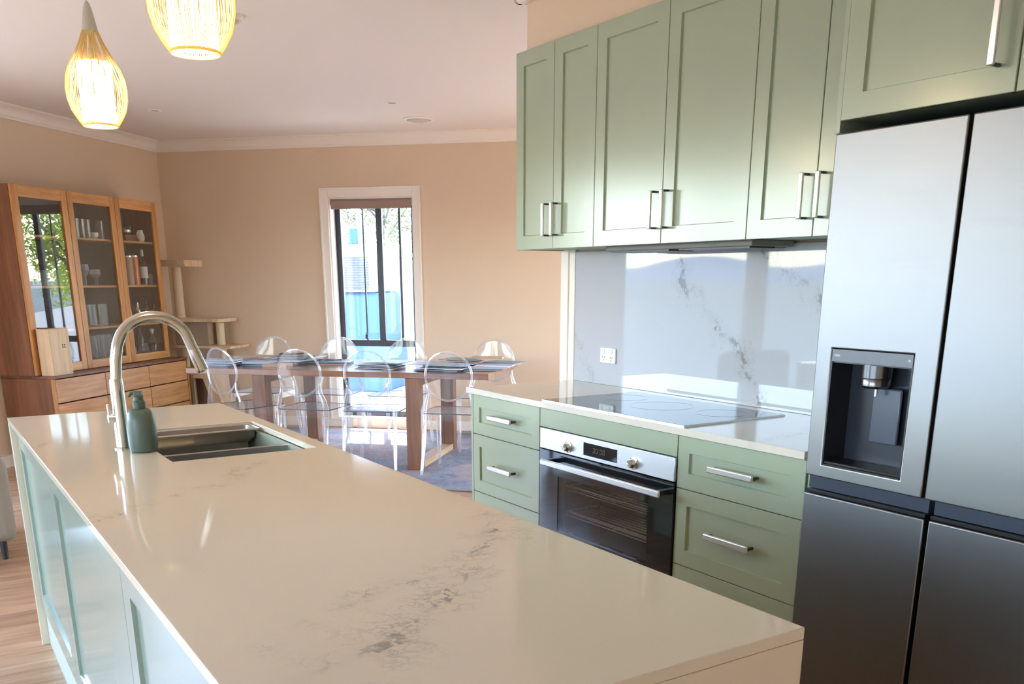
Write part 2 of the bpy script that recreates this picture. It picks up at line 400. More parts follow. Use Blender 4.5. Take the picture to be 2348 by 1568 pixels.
# ------------------------------------------------------------------ mesh helpers
class MB:
    def __init__(self):
        self.v = []; self.f = []; self.mi = []
    def add(self, vs_, fs, mi=0):
        o = len(self.v)
        self.v += [tuple(x) for x in vs_]
        self.f += [tuple(i + o for i in f) for f in fs]
        self.mi += [mi] * len(fs)
        return self
    def box(self, a, b, mi=0, rot=None, at=None):
        x0, y0, z0 = (min(a[i], b[i]) for i in range(3)); x1, y1, z1 = (max(a[i], b[i]) for i in range(3))
        p = [Vector(q) for q in ((x0, y0, z0), (x1, y0, z0), (x1, y1, z0), (x0, y1, z0), (x0, y0, z1), (x1, y0, z1), (x1, y1, z1), (x0, y1, z1))]
        if rot is not None: p = [rot @ q for q in p]
        if at is not None: p = [q + Vector(at) for q in p]
        return self.add(p, [(0, 3, 2, 1), (4, 5, 6, 7), (0, 1, 5, 4), (1, 2, 6, 5), (2, 3, 7, 6), (3, 0, 4, 7)], mi)
    def prism(self, poly, z0, z1, mi=0):
        n = len(poly)
        vs_ = [(x, y, z0) for x, y in poly] + [(x, y, z1) for x, y in poly]
        fs = [tuple(range(n - 1, -1, -1)), tuple(range(n, 2 * n))] + [(i, (i + 1) % n, n + (i + 1) % n, n + i) for i in range(n)]
        return self.add(vs_, fs, mi)
    def tube(self, pts, rad, seg=12, closed=False, mi=0, caps=True, flat=None):
        pts = [Vector(p) for p in pts]
        n = len(pts)
        rs = rad if isinstance(rad, (list, tuple)) else [rad] * n
        tang = []
        for i in range(n):
            if closed: t = pts[(i + 1) % n] - pts[i - 1]
            else: t = pts[min(i + 1, n - 1)] - pts[max(i - 1, 0)]
            tang.append(t.normalized())
        t0 = tang[0]
        ref = Vector((0, 0, 1)) if abs(t0.z) < 0.9 else Vector((1, 0, 0))
        nn = (ref - t0 * ref.dot(t0)).normalized()
        rings = []
        for i in range(n):
            t = tang[i]
            nn = (nn - t * nn.dot(t)).normalized()
            bb = t.cross(nn)
            fx = flat if flat else (1, 1)
            rings.append([pts[i] + (nn * math.cos(a) * fx[0] + bb * math.sin(a) * fx[1]) * rs[i] for a in (2 * math.pi * j / seg for j in range(seg))])
        vs_ = [q for r in rings for q in r]
        fs = []
        m = n if closed else n - 1
        for i in range(m):
            i2 = (i + 1) % n
            for j in range(seg):
                j2 = (j + 1) % seg
                fs.append((i * seg + j, i * seg + j2, i2 * seg + j2, i2 * seg + j))
        if caps and not closed:
            fs.append(tuple(range(seg - 1, -1, -1)))
            fs.append(tuple((n - 1) * seg + j for j in range(seg)))
        return self.add(vs_, fs, mi)
    def lathe(self, prof, seg=20, at=(0, 0, 0), mi=0, axis='z', sq=None, cap=True):
        vs_ = []; fs = []
        n = len(prof)
        for r, z in prof:
            for j in range(seg):
                a = 2 * math.pi * j / seg
                c, s = math.cos(a), math.sin(a)
                if sq:
                    c = math.copysign(abs(c) ** sq, c); s = math.copysign(abs(s) ** sq, s)
                p = (r * c, r * s, z)
                if axis == 'x': p = (z, r * c, r * s)
                if axis == 'y': p = (r * s, z, r * c)
                vs_.append((p[0] + at[0], p[1] + at[1], p[2] + at[2]))
        for i in range(n - 1):
            for j in range(seg):
                j2 = (j + 1) % seg
                fs.append((i * seg + j, i * seg + j2, (i + 1) * seg + j2, (i + 1) * seg + j))
        if cap:
            fs.append(tuple(range(seg - 1, -1, -1)))
            fs.append(tuple((n - 1) * seg + j for j in range(seg)))
        return self.add(vs_, fs, mi)
    def mesh(self, name, mats, smooth=35):
        me = bpy.data.meshes.new(name)
        me.from_pydata(self.v, [], self.f)
        for m in (mats if isinstance(mats, (list, tuple)) else [mats]):
            me.materials.append(m)
        me.polygons.foreach_set('material_index', self.mi)
        me.update()
        if smooth:
            me.polygons.foreach_set('use_smooth', [True] * len(me.polygons))
            me.set_sharp_from_angle(angle=math.radians(smooth))
        return me
    def build(self, name, mats, parent=None, bevel=0.0, seg=2, smooth=35, loc=(0, 0, 0), rotz=0.0, **tags):
        o = bpy.data.objects.new(name, self.mesh(name, mats, smooth))
        col.objects.link(o)
        o.location = loc; o.rotation_euler = (0, 0, rotz)
        if parent is not None: o.parent = parent
        if bevel:
            b = o.modifiers.new('bevel', 'BEVEL')
            b.width = bevel; b.segments = seg; b.limit_method = 'ANGLE'; b.angle_limit = math.radians(40)
        for k, v in tags.items(): o[k] = v
        return o

def thing(name, label, cat, loc=(0, 0, 0), rotz=0.0, group=None):
    o = bpy.data.objects.new(name, None)
    col.objects.link(o)
    o.empty_display_size = 0.1
    o.location = loc; o.rotation_euler = (0, 0, rotz)
    o['label'] = label; o['category'] = cat
    if group: o['group'] = group
    return o
def tag(o, label, cat, group=None, kind=None):
    o['label'] = label; o['category'] = cat
    if group: o['group'] = group
    if kind: o['kind'] = kind
    return o
def struct(o):
    o['kind'] = 'structure'
    return o
def copy_tree(o, parent=None):
    c = o.copy(); col.objects.link(c); c.parent = parent
    for ch in list(o.children): copy_tree(ch, c)
    return c

# ------------------------------------------------------------------ room shell
FW, LW, CH = 8.65, -5.40, 2.70          # far wall v, left wall u, ceiling height
def uv2(u, v): q = D(u, v); return (q.x, q.y)
RW = 1.2
room = [uv2(LW, FW), uv2(LW, -0.96), (-4.5, -2.5), (3.6, -2.5), (3.03, 3.6), uv2(RW, 6.3), uv2(RW, FW)]
room_floor = [uv2(LW, FW), uv2(LW, -0.99), (-4.5, -2.5), (3.03, -2.5), (3.03, 3.6), (uv2(RW, 6.3)[0], 3.6), uv2(RW, FW)]

mb = MB(); mb.prism(room_floor[::-1], -0.10, -0.004)
floor = struct(mb.build('floor', M['floor']))
big = [uv2(LW - 0.2, FW + 0.2), uv2(LW - 0.2, -1.2), (-4.7, -2.7), (5.7, -2.7), (6.3, 3.4), uv2(RW + 0.2, FW + 0.2)]
mb = MB(); mb.prism(big[::-1], CH, CH + 0.12)
ceiling = struct(mb.build('ceiling', M['ceiling']))

# oak planks laid along x, clipped to the room
def clip(poly, a, b, c):                # keep a*x+b*y<=c
    out = []
    for i in range(len(poly)):
        p, q = poly[i], poly[(i + 1) % len(poly)]
        dp, dq = a * p[0] + b * p[1] - c, a * q[0] + b * q[1] - c
        if dp <= 0: out.append(p)
        if (dp < 0 < dq) or (dq < 0 < dp):
            t = dp / (dp - dq); out.append((p[0] + t * (q[0] - p[0]), p[1] + t * (q[1] - p[1])))
    return out
PW, PL = 0.185, 1.9
n_pl = 0
for r in range(6, 56):
    y0 = r * PW
    xo = (r * 0.73) % PL
    k0 = -2
    for kx in range(-3, 5):
        x0 = kx * PL - xo
        poly = [(x0, y0), (x0 + PL - 0.0015, y0), (x0 + PL - 0.0015, y0 + PW - 0.0015), (x0, y0 + PW - 0.0015)]
        poly = clip(poly, S2, S2, FW - 0.002)              # v < FW
        if poly: poly = clip(poly, -S2, S2, -LW - 0.002)   # u > LW
        if poly and y0 < 3.95: poly = clip(poly, 1, 0, 2.35 if y0 < 3.75 else 4.4)
        if poly: poly = clip(poly, 1, 0, 5.2)
        if poly: poly = clip(poly, -1, 0, 1.9)             # x > -1.9
        if len(poly) < 3: continue
        area = abs(sum(poly[i][0] * poly[(i + 1) % len(poly)][1] - poly[(i + 1) % len(poly)][0] * poly[i][1] for i in range(len(poly)))) / 2
        if area < 0.02 or n_pl >= 290: continue
        mb = MB(); mb.prism(poly, -0.004, random.uniform(-0.0004, 0.0))
        cx = sum(q[0] for q in poly) / len(poly); cyy = sum(q[1] for q in poly) / len(poly)
        mb.v = [(a - cx, b - cyy, c) for a, b, c in mb.v]
        mb.build('plank', M['floor'], floor, loc=(cx, cyy, 0)); n_pl += 1

def wall_with_openings(name, axis_pts, thick, openings, height=CH, z0=0.0, mat=None):
    """axis_pts: start and end on the room face (world xy), thickness goes to the left of the direction; openings: (s0, s1, zb, zt)"""
    a, b = Vector(axis_pts[0] + (0,)), Vector(axis_pts[1] + (0,))
    L = (b - a).length; d = (b - a).normalized(); nrm = Vector((-d.y, d.x, 0))
    rot = Matrix((d, nrm, Vector((0, 0, 1)))).transposed()
    mb = MB()
    cuts = sorted(openings)
    s = 0.0
    for (s0, s1, zb, zt) in cuts:
        if s0 > s: mb.box((s, 0, z0), (s0, thick, height), rot=rot, at=a)
        if zb > z0: mb.box((s0, 0, z0), (s1, thick, zb), rot=rot, at=a)
        if zt < height: mb.box((s0, 0, zt), (s1, thick, height), rot=rot, at=a)
        s = s1
    if s < L: mb.box((s, 0, z0), (L, thick, height), rot=rot, at=a)
    return struct(mb.build(name, mat or M['wall']))

# far wall: room face v = FW, outer side is +v ; walking from left to right keeps +v on the left
WX0, WX1, WZ0, WZ1 = -3.65, -2.815, 0.09, 2.165
wall_with_openings('wall_far', (uv2(LW, FW), uv2(RW + 0.12, FW)), 0.16, [(WX0 - LW, WX1 - LW, WZ0, WZ1), (-0.9 - LW, 0.9 - LW, 0.06, 2.2)])
# left wall: outer side is -u ; walk from v=-0.96 to FW
V0 = -0.96
LWIN = [(0.0, 1.80), (1.90, 3.70), (3.80, 5.07)]
wall_with_openings('wall_left', (uv2(LW, V0), uv2(LW, FW + 0.16)), 0.16, [(a - V0, b - V0, 0.06, 2.3) for a, b in LWIN])
wall_with_openings('wall_living', ((-4.5, -2.5), (-4.5, 3.14)), 0.16, [(0.5, 2.7, 0.06, 2.2), (2.9, 5.1, 0.06, 2.2)])
wall_with_openings('wall_back', ((3.03, -2.5), (-4.5, -2.5)), 0.16, [])
mb = MB(); mb.box((2.917, -2.5, 0), (3.03, 4.0, CH)); struct(mb.build('wall_kitchen', M['wall']))
mb = MB(); mb.box((3.03, 3.48, 0), (5.5, 3.6, CH)); struct(mb.build('wall_passage', M['wall']))
mb = MB(); mb.box((RW, 6.15, 0), (RW + 0.16, 6.5, CH)); mb.box((RW, 8.2, 0), (RW + 0.16, FW, CH)); mb.box((RW, 6.5, 2.2), (RW + 0.16, 8.2, CH)); mb.box((RW, 6.5, 0), (RW + 0.16, 8.2, 0.06)); struct(mb.build('wall_right', M['wall'], rotz=ROT))

# cornice: coved moulding along far and left walls
def cornice(name, p0, p1, inward, size=0.095):
    """p0,p1 in uv; profile swept straight, inward = unit vector in uv"""
    prof = [(0.0, 0.0), (0.012, 0.0), (0.012, 0.014), (0.02, 0.022)]
    for i in range(7):
        a = i / 6 * math.pi / 2
        prof.append((0.02 + (size - 0.032) * (1 - math.cos(a)), 0.022 + (size - 0.034) * math.sin(a)))
    prof += [(size - 0.012, size - 0.008), (size, size - 0.008), (size, size), (0.0, size)]
    n = len(prof)
    vs_ = []
    for (u, v), m in ((p0, 1), (p1, -1)):
        for o_, h in prof:
            vs_.append((u + inward[0] * o_, v + inward[1] * o_, CH - size + h))
    fs = [(i, (i + 1) % n, n + (i + 1) % n, n + i) for i in range(n)] + [tuple(range(n - 1, -1, -1)), tuple(range(n, 2 * n))]
    mb = MB(); mb.add(vs_, fs)
    return struct(mb.build(name, M['trim'], rotz=ROT))
cornice('trim_1', (LW, FW), (RW, FW), (0, -1))
cornice('trim_2', (LW, V0), (LW, FW - 0.0), (1, 0))
# baseboards
mb = MB(); mb.box((LW, FW - 0.016, 0), (-3.735, FW, 0.092)); mb.box((-3.735, FW - 0.016, 0), (-2.735, FW, 0.07)); mb.box((-2.735, FW - 0.016, 0), (RW, FW, 0.092))
struct(mb.build('baseboard_far', M['trim'], rotz=ROT, bevel=0.004))
mb = MB(); mb.box((LW, 5.15, 0), (LW + 0.016, FW, 0.092))
struct(mb.build('baseboard_left', M['trim'], rotz=ROT, bevel=0.004))
# architrave on the end of the kitchen wall
mb = MB(); mb.box((2.897, 3.912, 0), (3.05, 4.018, CH)); mb.box((2.889, 3.96, 0), (3.05, 4.024, CH))
struct(mb.build('trim_3', M['trim'], bevel=0.004))
# bulkhead above the wall cabinets
mb = MB(); mb.box((2.65, -2.5, 2.44), (2.917, 3.985, CH)); struct(mb.build('wall_bulkhead', M['wall']))
mb = MB(); mb.box((2.60, -2.5, CH - 0.05), (2.65, 4.03, CH)); mb.box((2.60, 3.985, CH - 0.05), (2.90, 4.03, CH))
struct(mb.build('trim_4', M['trim'], bevel=0.015, seg=3))

# ------------------------------------------------------------------ window_1 (far wall)
w1 = bpy.data.objects.new('window_1', None); col.objects.link(w1); w1.location = D(-3.23, FW, 0); w1.rotation_euler = (0, 0, ROT); struct(w1)
def L1(u, v, z): return (u + 3.23, v - FW, z)
mb = MB()
for (u0, u1, z0_, z1_) in ((-3.73, WX0, 0.07, 2.245), (WX1, -2.745, 0.07, 2.245), (WX0, WX1, WZ1, 2.245)):
    mb.box(L1(u0, FW - 0.018, z0_), L1(u1, FW, z1_))
mb.box(L1(-3.735, FW - 0.026, 0.07), L1(-3.715, FW, 2.25)); mb.box(L1(-2.76, FW - 0.026, 0.07), L1(-2.74, FW, 2.25)); mb.box(L1(-3.735, FW - 0.026, 2.232), L1(-2.74, FW, 2.252))
mb.build('architrave', M['trim'], w1, bevel=0.004)
mb = MB()
mb.box(L1(WX0, FW, WZ0), L1(WX0 + 0.012, FW + 0.16, WZ1)); mb.box(L1(WX1 - 0.012, FW, WZ0), L1(WX1, FW + 0.16, WZ1)); mb.box(L1(WX0, FW, WZ1 - 0.012), L1(WX1, FW + 0.16, WZ1)); mb.box(L1(WX0, FW - 0.02, 0.07), L1(WX1, FW + 0.16, WZ0 + 0.012))
mb.build('reveal', M['trim'], w1)
mb = MB(); vv = FW + 0.11
def bar(mb, u0, u1, z0_, z1_, d0=0.0, d1=0.045, mi=0): mb.box(L1(u0, vv + d0, z0_), L1(u1, vv + d1, z1_), mi)
bar(mb, -3.638, -3.585, 0.102, 2.153); bar(mb, -2.875, -2.827, 0.102, 2.153); bar(mb, -3.585, -2.875, 2.11, 2.153); bar(mb, -3.585, -2.875, 0.102, 0.155)
bar(mb, -3.585, -2.875, 0.79, 0.852, -0.01)
mb.build('frame', M['win_dark'], w1, bevel=0.003)
mb = MB(); bar(mb, -3.225, -3.165, 0.852, 2.11, -0.012, 0.03); mb.build('mullion', M['win_dark'], w1, bevel=0.003)
mb = MB(); bar(mb, -3.366, -3.352, 0.852, 2.11, 0.0, 0.02); mb.build('sash_bar', M['win_dark'], w1, bevel=0.002)
mb = MB(); bar(mb, -3.003, -2.981, 0.852, 2.11, 0.0, 0.02); mb.build('sash_bar', M['win_dark'], w1, bevel=0.002)
mb = MB(); mb.box(L1(-3.372, vv - 0.022, 0.862), L1(-3.346, vv, 0.905)); mb.box(L1(-3.364, vv - 0.03, 0.885), L1(-3.354, vv - 0.02, 0.93)); mb.build('latch', M['win_dark'], w1)
for (a, b, c, d) in ((-3.585, -3.225, 0.852, 2.11), (-3.165, -2.875, 0.852, 2.11), (-3.585, -2.875, 0.155, 0.79)):
    mb = MB(); mb.box(L1(a, vv + 0.02, c), L1(b, vv + 0.026, d)); mb.build('pane', M['glass'], w1)
# roller blind, rolled up
rb = thing('roller_blind', 'rolled-up taupe roller blind at the top of the tall dining window', 'blind', D(-3.232, FW + 0.03, 2.153), ROT)
mb = MB(); mb.tube([(-0.40, 0, -0.033), (0.40, 0, -0.033)], 0.030, 16); mb.build('fabric_roll', M['blind'], rb)
mb = MB(); mb.box((-0.395, -0.031, -0.078), (0.395, -0.027, -0.03)); mb.build('fabric_drop', M['blind'], rb)
mb = MB(); mb.box((-0.397, -0.036, -0.092), (0.397, -0.022, -0.072)); mb.build('bottom_rail', M['blind'], rb, bevel=0.004)

# sliding windows in the left and living walls
def slider(name, along0, along1, fixed, rotz, loc):
    w = bpy.data.objects.new(name, None); col.objects.link(w); w.location = loc; w.rotation_euler = (0, 0, rotz); struct(w)
    L = along1 - along0; zb, zt = 0.06, (2.3 if fixed else 2.2)
    mb = MB(); f_ = 0.055
    mb.box((0, -0.11, zb), (f_, -0.05, zt)); mb.box((L - f_, -0.11, zb), (L, -0.05, zt)); mb.box((f_, -0.11, zt - f_), (L - f_, -0.05, zt)); mb.box((f_, -0.11, zb), (L - f_, -0.05, zb + f_))
    mb.build('frame', M['win_white'] if fixed else M['win_dark'], w)
    if not fixed:
        mb = MB(); mb.box((L / 2 - 0.035, -0.10, zb + f_), (L / 2 + 0.035, -0.06, zt - f_)); mb.build('meeting_stile', M['win_dark'], w)
    for a, b in (((f_, L - f_),) if fixed else ((f_, L / 2 - 0.035), (L / 2 + 0.035, L - f_))):
        mb = MB(); mb.box((a, -0.085, zb + f_), (b, -0.079, zt - f_)); mb.build('pane', M['glass'], w)
    return w
k_ = 2
for a, b in LWIN:
    # local +x runs along +v, local -y points outwards (-u)
    slider('window_%d' % k_, a, b, True, math.pi / 4, D(LW, a, 0)); bpy.data.objects['window_%d' % k_].scale = (1, -1, 1); k_ += 1
for a, b in ((-2.0, 0.2), (0.4, 2.6)):
    slider('window_%d' % k_, a, b, None, math.pi / 2, (-4.5, a, 0)); bpy.data.objects['window_%d' % k_].scale = (1, -1, 1); k_ += 1
# unseen glass doors added in the far and right walls to brighten the dining end
slider('window_%d' % k_, -0.9, 0.9, None, ROT, D(-0.9, FW, 0)); bpy.data.objects['window_%d' % k_].scale = (1, -1, 1); k_ += 1
slider('window_%d' % k_, 6.5, 8.2, None, math.pi / 4, D(RW, 6.5, 0)); k_ += 1

# ------------------------------------------------------------------ kitchen cabinets
def shaker(y0, y1, z0, z1, x, t=0.02, fr=0.063, dep=0.009, sgn=1):
    """door whose front is at x, facing -x when sgn=1 (or +x / -x mirrored with sgn=-1)"""
    mb = MB()
    def P(y, z, d): return (x + sgn * d, y, z)
    o = [(y0, z0), (y1, z0), (y1, z1), (y0, z1)]
    i = [(y0 + fr, z0 + fr), (y1 - fr, z0 + fr), (y1 - fr, z1 - fr), (y0 + fr, z1 - fr)]
    i2 = [(y0 + fr + 0.003, z0 + fr + 0.003), (y1 - fr - 0.003, z0 + fr + 0.003), (y1 - fr - 0.003, z1 - fr - 0.003), (y0 + fr + 0.003, z1 - fr - 0.003)]
    e = 0.0015
    o2 = [(y0 + e, z0 + e), (y1 - e, z0 + e), (y1 - e, z1 - e), (y0 + e, z1 - e)]
    vs_ = [P(a, b, e) for a, b in o] + [P(a, b, 0) for a, b in o2] + [P(a, b, 0) for a, b in i] + [P(a, b, dep) for a, b in i2] + [P(a, b, t) for a, b in o]
    fs = []
    for s_ in range(4):
        n_ = (s_ + 1) % 4
        for lv in ((0, 4), (4, 8), (8, 12)):
            fs.append((lv[0] + s_, lv[1] + s_, lv[1] + n_, lv[0] + n_))
        fs.append((16 + s_, 0 + s_, 0 + n_, 16 + n_))
    fs.append((12, 15, 14, 13)); fs.append((16, 17, 18, 19))
    if sgn > 0: fs = [tuple(reversed(f)) for f in fs]
    mb.add(vs_, fs)
    return mb
def handle_v(mbx, y, z0, z1, parent):
    mb = MB()
    mb.box((mbx - 0.041, y - 0.009, z0), (mbx - 0.031, y + 0.009, z1))
    for z in (z0 + 0.004, z1 - 0.004): mb.box((mbx - 0.033, y - 0.006, z - 0.004), (mbx + 0.0, y + 0.006, z + 0.004), 1)
    return mb.build('handle', [M['nickel'], M['nickel_reflect_lid']], parent, bevel=0.003)
def handle_h(mbx, y0, y1, z, parent):
    mb = MB()
    mb.box((mbx - 0.040, y0, z - 0.0115), (mbx - 0.029, y1, z + 0.0115))
    for y in (y0 + 0.007, y1 - 0.007): mb.box((mbx - 0.030, y - 0.006, z - 0.006), (mbx + 0.0, y + 0.006, z + 0.006), 1)
    return mb.build('handle', [M['nickel'], M['nickel_reflect_lid']], parent, bevel=0.004, seg=3)
G = 0.0015
UX, UZ0, UZ1 = 2.60, 1.565, 2.44
def wall_cabinet(y_hi, y_mid, y_lo, label, hz=(1.62, 1.765)):
    t = thing('wall_cabinet', label, 'cabinet', (0, 0, 0), 0, None)
    mb = MB(); mb.box((UX + 0.022, y_lo + 0.001, UZ0 + 0.004), (2.916, y_hi - 0.001, UZ1))
    mb.build('carcass', M['sage_in'], t)
    for a, b, hy in ((y_mid + G, y_hi - G, y_mid + 0.034), (y_lo + G, y_mid - G, y_mid - 0.034)):
        d = shaker(a, b, UZ0, UZ1, UX).build('door', M['sage'], t)
        handle_v(UX, hy, hz[0], hz[1], d)
    return t
c1 = wall_cabinet(4.003, 3.69, 3.381, 'sage green wall cabinet at the left end of the kitchen run')
mb = MB(); mb.box((UX + 0.0205, 4.003, UZ0), (2.916, 4.018, UZ1)); mb.build('end_panel', M['sage'], c1)
wall_cabinet(3.381, 2.939, 2.481, 'wide two-door sage green wall cabinet above the cooktop')
wall_cabinet(2.481, 2.183, 1.8305, 'sage green wall cabinet between the cooktop and the fridge')
# range hood under the middle cabinet
rh = thing('range_hood', 'slim built-in range hood under the middle wall cabinet', 'range hood', (2.76, 2.93, 1.545))
mb = MB(); mb.box((-0.105, -0.43, 0.0), (0.12, 0.43, 0.0235)); mb.build('hood_body', M['hood'], rh, bevel=0.003)
for yy in (-0.22, 0.22):
    mb = MB(); mb.box((-0.095, yy - 0.19, -0.006), (0.04, yy + 0.19, 0.0)); mb.build('filter', M['black_plastic'], rh)
mb = MB(); mb.box((0.06, -0.40, -0.004), (0.11, 0.40, 0.0)); mb.build('light_strip', M['grey_plastic'], rh)
for cc, (a, b) in ((0, (1.86, 2.48)), (1, (3.385, 4.0))):
    pass
# cabinet panels beside the fridge
mb = MB(); mb.box((2.285, 1.8125, 0.0), (2.916, 1.8515, 1.562)); mb.box((2.285, 1.8125, 1.562), (2.916, 1.829, 1.812)); mb.box((2.235, 1.8125, 1.812), (2.916, 1.829, 2.44))
tag(mb.build('cabinet_panel', M['sage'], bevel=0.001), 'tall sage green side panel between the wall cabinets and the fridge', 'panel')
# cabinet over the fridge
fc = thing('fridge_cabinet', 'deep two-door sage green cabinet above the fridge', 'cabinet')
mb = MB(); mb.box((2.252, 0.982, 1.845), (2.916, 1.811, 2.44)); mb.build('carcass', M['sage_in'], fc)
for a, b, hy in ((1.327, 1.809, 1.372), (0.984, 1.323, 1.285)):
    d = shaker(a, b, 1.842, 2.44, 2.23).build('door', M['sage'], fc)
    handle_v(2.23, hy, 1.90, 2.06, d)
mb = MB(); mb.box((2.235, 0.94, 0.0), (2.916, 0.979, 2.44))
tag(mb.build('cabinet_panel', M['sage'], bevel=0.001), 'sage green side panel on the far right of the fridge', 'panel')

# base cabinets
BX = 2.28
def drawer_unit(y_lo, y_hi, label, hw):
    t = thing('drawer_cabinet', label, 'cabinet')
    mb = MB(); mb.box((BX + 0.022, y_lo, 0.10), (2.90, y_hi, 0.892)); mb.build('carcass', M['sage_in'], t)
    mb = MB(); mb.box((BX + 0.05, y_lo, 0.0), (BX + 0.066, y_hi, 0.10)); mb.build('kickboard', M['sage'], t)
    yc = (y_lo + y_hi) / 2
    for z0_, z1_, hz in ((0.699, 0.889, 0.800), (0.411, 0.696, 0.560), (0.112, 0.408, 0.27)):
        d = shaker(y_lo + G, y_hi - G, z0_, z1_, BX, fr=0.058).build('drawer', M['sage'], t)
        handle_h(BX, yc - hw, yc + hw, hz, d)
    return t
t = drawer_unit(3.318, 3.897, 'sage green three-drawer base cabinet at the left end beyond the oven', 0.10)
mb = MB(); mb.box((BX + 0.0, 3.898, 0.0), (2.90, 3.914, 0.892)); mb.build('end_panel', M['sage'], t)
drawer_unit(1.856, 2.4345, 'sage green three-drawer base cabinet between the oven and the fridge', 0.103)
oc = thing('oven_cabinet', 'sage green cabinet surround that houses the built-in oven', 'cabinet')
mb = MB(); mb.box((BX + 0.3, 2.437, 0.10), (2.90, 3.3155, 0.890)); mb.box((BX + 0.05, 2.437, 0.0), (BX + 0.066, 3.3155, 0.10)); mb.build('carcass', M['sage_in'], oc)
mb = MB(); mb.box((BX, 2.438, 0.808), (BX + 0.02, 3.3145, 0.889)); mb.build('filler_panel', M['sage'], oc, bevel=0.0015)
mb = MB(); mb.box((BX, 2.438, 0.112), (BX + 0.02, 3.3145, 0.318)); mb.build('plinth_panel', M['sage'], oc, bevel=0.0015)

# ------------------------------------------------------------------ bench top, splashback, cooktop, outlet
mb = MB(); mb.box((2.26, 1.8525, 0.8935), (2.9155, 3.93, 0.92))
tag(mb.build('bench_top', M['stone_bench'], bevel=0.002), 'white marble-look stone bench top running along the kitchen wall', 'countertop')
mb = MB(); mb.box((2.900, 1.8525, 0.9205), (2.9165, 3.909, 1.560))
tag(mb.build('splashback', M['stone_splash'], bevel=0.001), 'glossy white stone splashback with grey veins behind the cooktop', 'splashback')
ck = thing('cooktop', 'black glass induction cooktop set in the wall bench', 'cooktop', (2.542, 2.855, 0.9203))
mb = MB(); mb.box((-0.26, -0.445, 0.0), (0.26, 0.445, 0.006)); mb.build('glass_plate', M['cooktop'], ck, bevel=0.0015)
mb = MB(); mb.box((-0.2635, -0.445, 0.0), (-0.2605, 0.445, 0.0058)); mb.box((-0.26, -0.4485, 0.0), (0.26, -0.4455, 0.0058)); mb.build('steel_trim', M['steel'], ck)
k_m = pbr('cooktop_print', (0.035, 0.036, 0.04, 1), 0.08)
for cx, cyy, r in ((0.08, -0.29, 0.10), (0.08, 0.29, 0.10), (0.03, 0.0, 0.13)):
    mb = MB(); mb.tube([(cx + r * math.cos(a), cyy + r * math.sin(a), 0.0061) for a in (i * math.pi / 20 for i in range(40))], 0.0012, 4, closed=True, flat=(0.3, 1)); mb.build('cooking_zone', k_m, ck)
mb = MB(); mb.box((-0.225, -0.05, 0.006), (-0.215, 0.05, 0.0064)); mb.build('touch_control', k_m, ck)
ot = thing('power_outlet', 'white double power outlet on the stone splashback', 'outlet', (2.899, 3.62, 1.065))
mb = MB(); mb.box((-0.010, -0.059, -0.037), (0.0, 0.059, 0.037)); mb.build('cover_plate', M['white_plastic'], ot, bevel=0.003)
for yy in (-0.03, 0.03):
    mb = MB(); mb.box((-0.0135, yy - 0.008, 0.012), (-0.010, yy + 0.008, 0.03)); mb.build('switch', M['white_plastic'], ot, bevel=0.0015)
    mb = MB()
    for dy, ang in ((-0.007, 0.5), (0.007, -0.5)):
        mb.box((-0.0108, -0.0015, -0.005), (-0.0098, 0.0015, 0.005), rot=Matrix.Rotation(ang, 3, 'X'), at=(0, yy + dy, -0.008))
    mb.box((-0.0108, yy - 0.0015, -0.026), (-0.0098, yy + 0.0015, -0.017))
    mb.build('socket', M['grey_plastic'], ot)

# ------------------------------------------------------------------ oven
ov = thing('built_in_oven', 'wide built-in oven with steel control panel and dark glass door', 'oven', (2.27, 2.8685, 0.325))
W2 = 0.432
mb = MB(); mb.box((0.0, -W2, 0.392), (0.02, W2, 0.481)); mb.build('control_panel', M['steel'], ov, bevel=0.002)
mb = MB(); mb.box((-0.0015, -0.102, 0.408), (0.001, 0.114, 0.461)); mb.build('display', M['black_glass'], ov)
mb = MB()
for i, yy in enumerate((0.045, 0.025, 0.0, -0.02)):
    mb.box((-0.0022, yy - 0.006, 0.426), (-0.0014, yy + 0.006, 0.428)); mb.box((-0.0022, yy - 0.006, 0.443), (-0.0014, yy + 0.006, 0.445))
    mb.box((-0.0022, yy - 0.0065, 0.427), (-0.0014, yy - 0.0045, 0.444))
    if i % 2: mb.box((-0.0022, yy + 0.0045, 0.427), (-0.0014, yy + 0.0065, 0.444))
mb.build('display_digits', M['digits'], ov)
for yy in (0.2185, -0.2065):
    mb = MB(); mb.lathe([(0.024, 0.0), (0.024, -0.004), (0.017, -0.006), (0.0155, -0.024), (0.014, -0.027), (0.004, -0.028)], 24, (0, yy, 0.425), axis='x'); mb.build('knob', M['chrome'], ov)
dr = bpy.data.objects.new('door', None); col.objects.link(dr); dr.parent = ov
mb = MB()
GZ0, GZ1, GY = 0.045, 0.285, 0.295       # window in the door
mb.box((0.0, -W2, 0.0), (0.03, W2, GZ0)); mb.box((0.0, -W2, GZ1), (0.03, W2, 0.388)); mb.box((0.0, -W2, GZ0), (0.03, -GY, GZ1)); mb.box((0.0, GY, GZ0), (0.03, W2, GZ1))
mb.build('door_frame', M['black_glass'], dr)
mb = MB(); mb.box((0.002, -GY, GZ0), (0.008, GY, GZ1)); mb.build('door_glass', M['oven_glass'], dr)
mb = MB(); mb.box((-0.062, -0.418, 0.336), (-0.050, 0.345, 0.362)); mb.build('handle', M['steel'], dr, bevel=0.004)
for yy in (-0.395, 0.325):
    mb = MB(); mb.box((-0.052, yy - 0.012, 0.339), (0.0, yy + 0.012, 0.359)); mb.build('handle_bracket', M['black_plastic'], dr, bevel=0.002)
mb = MB()
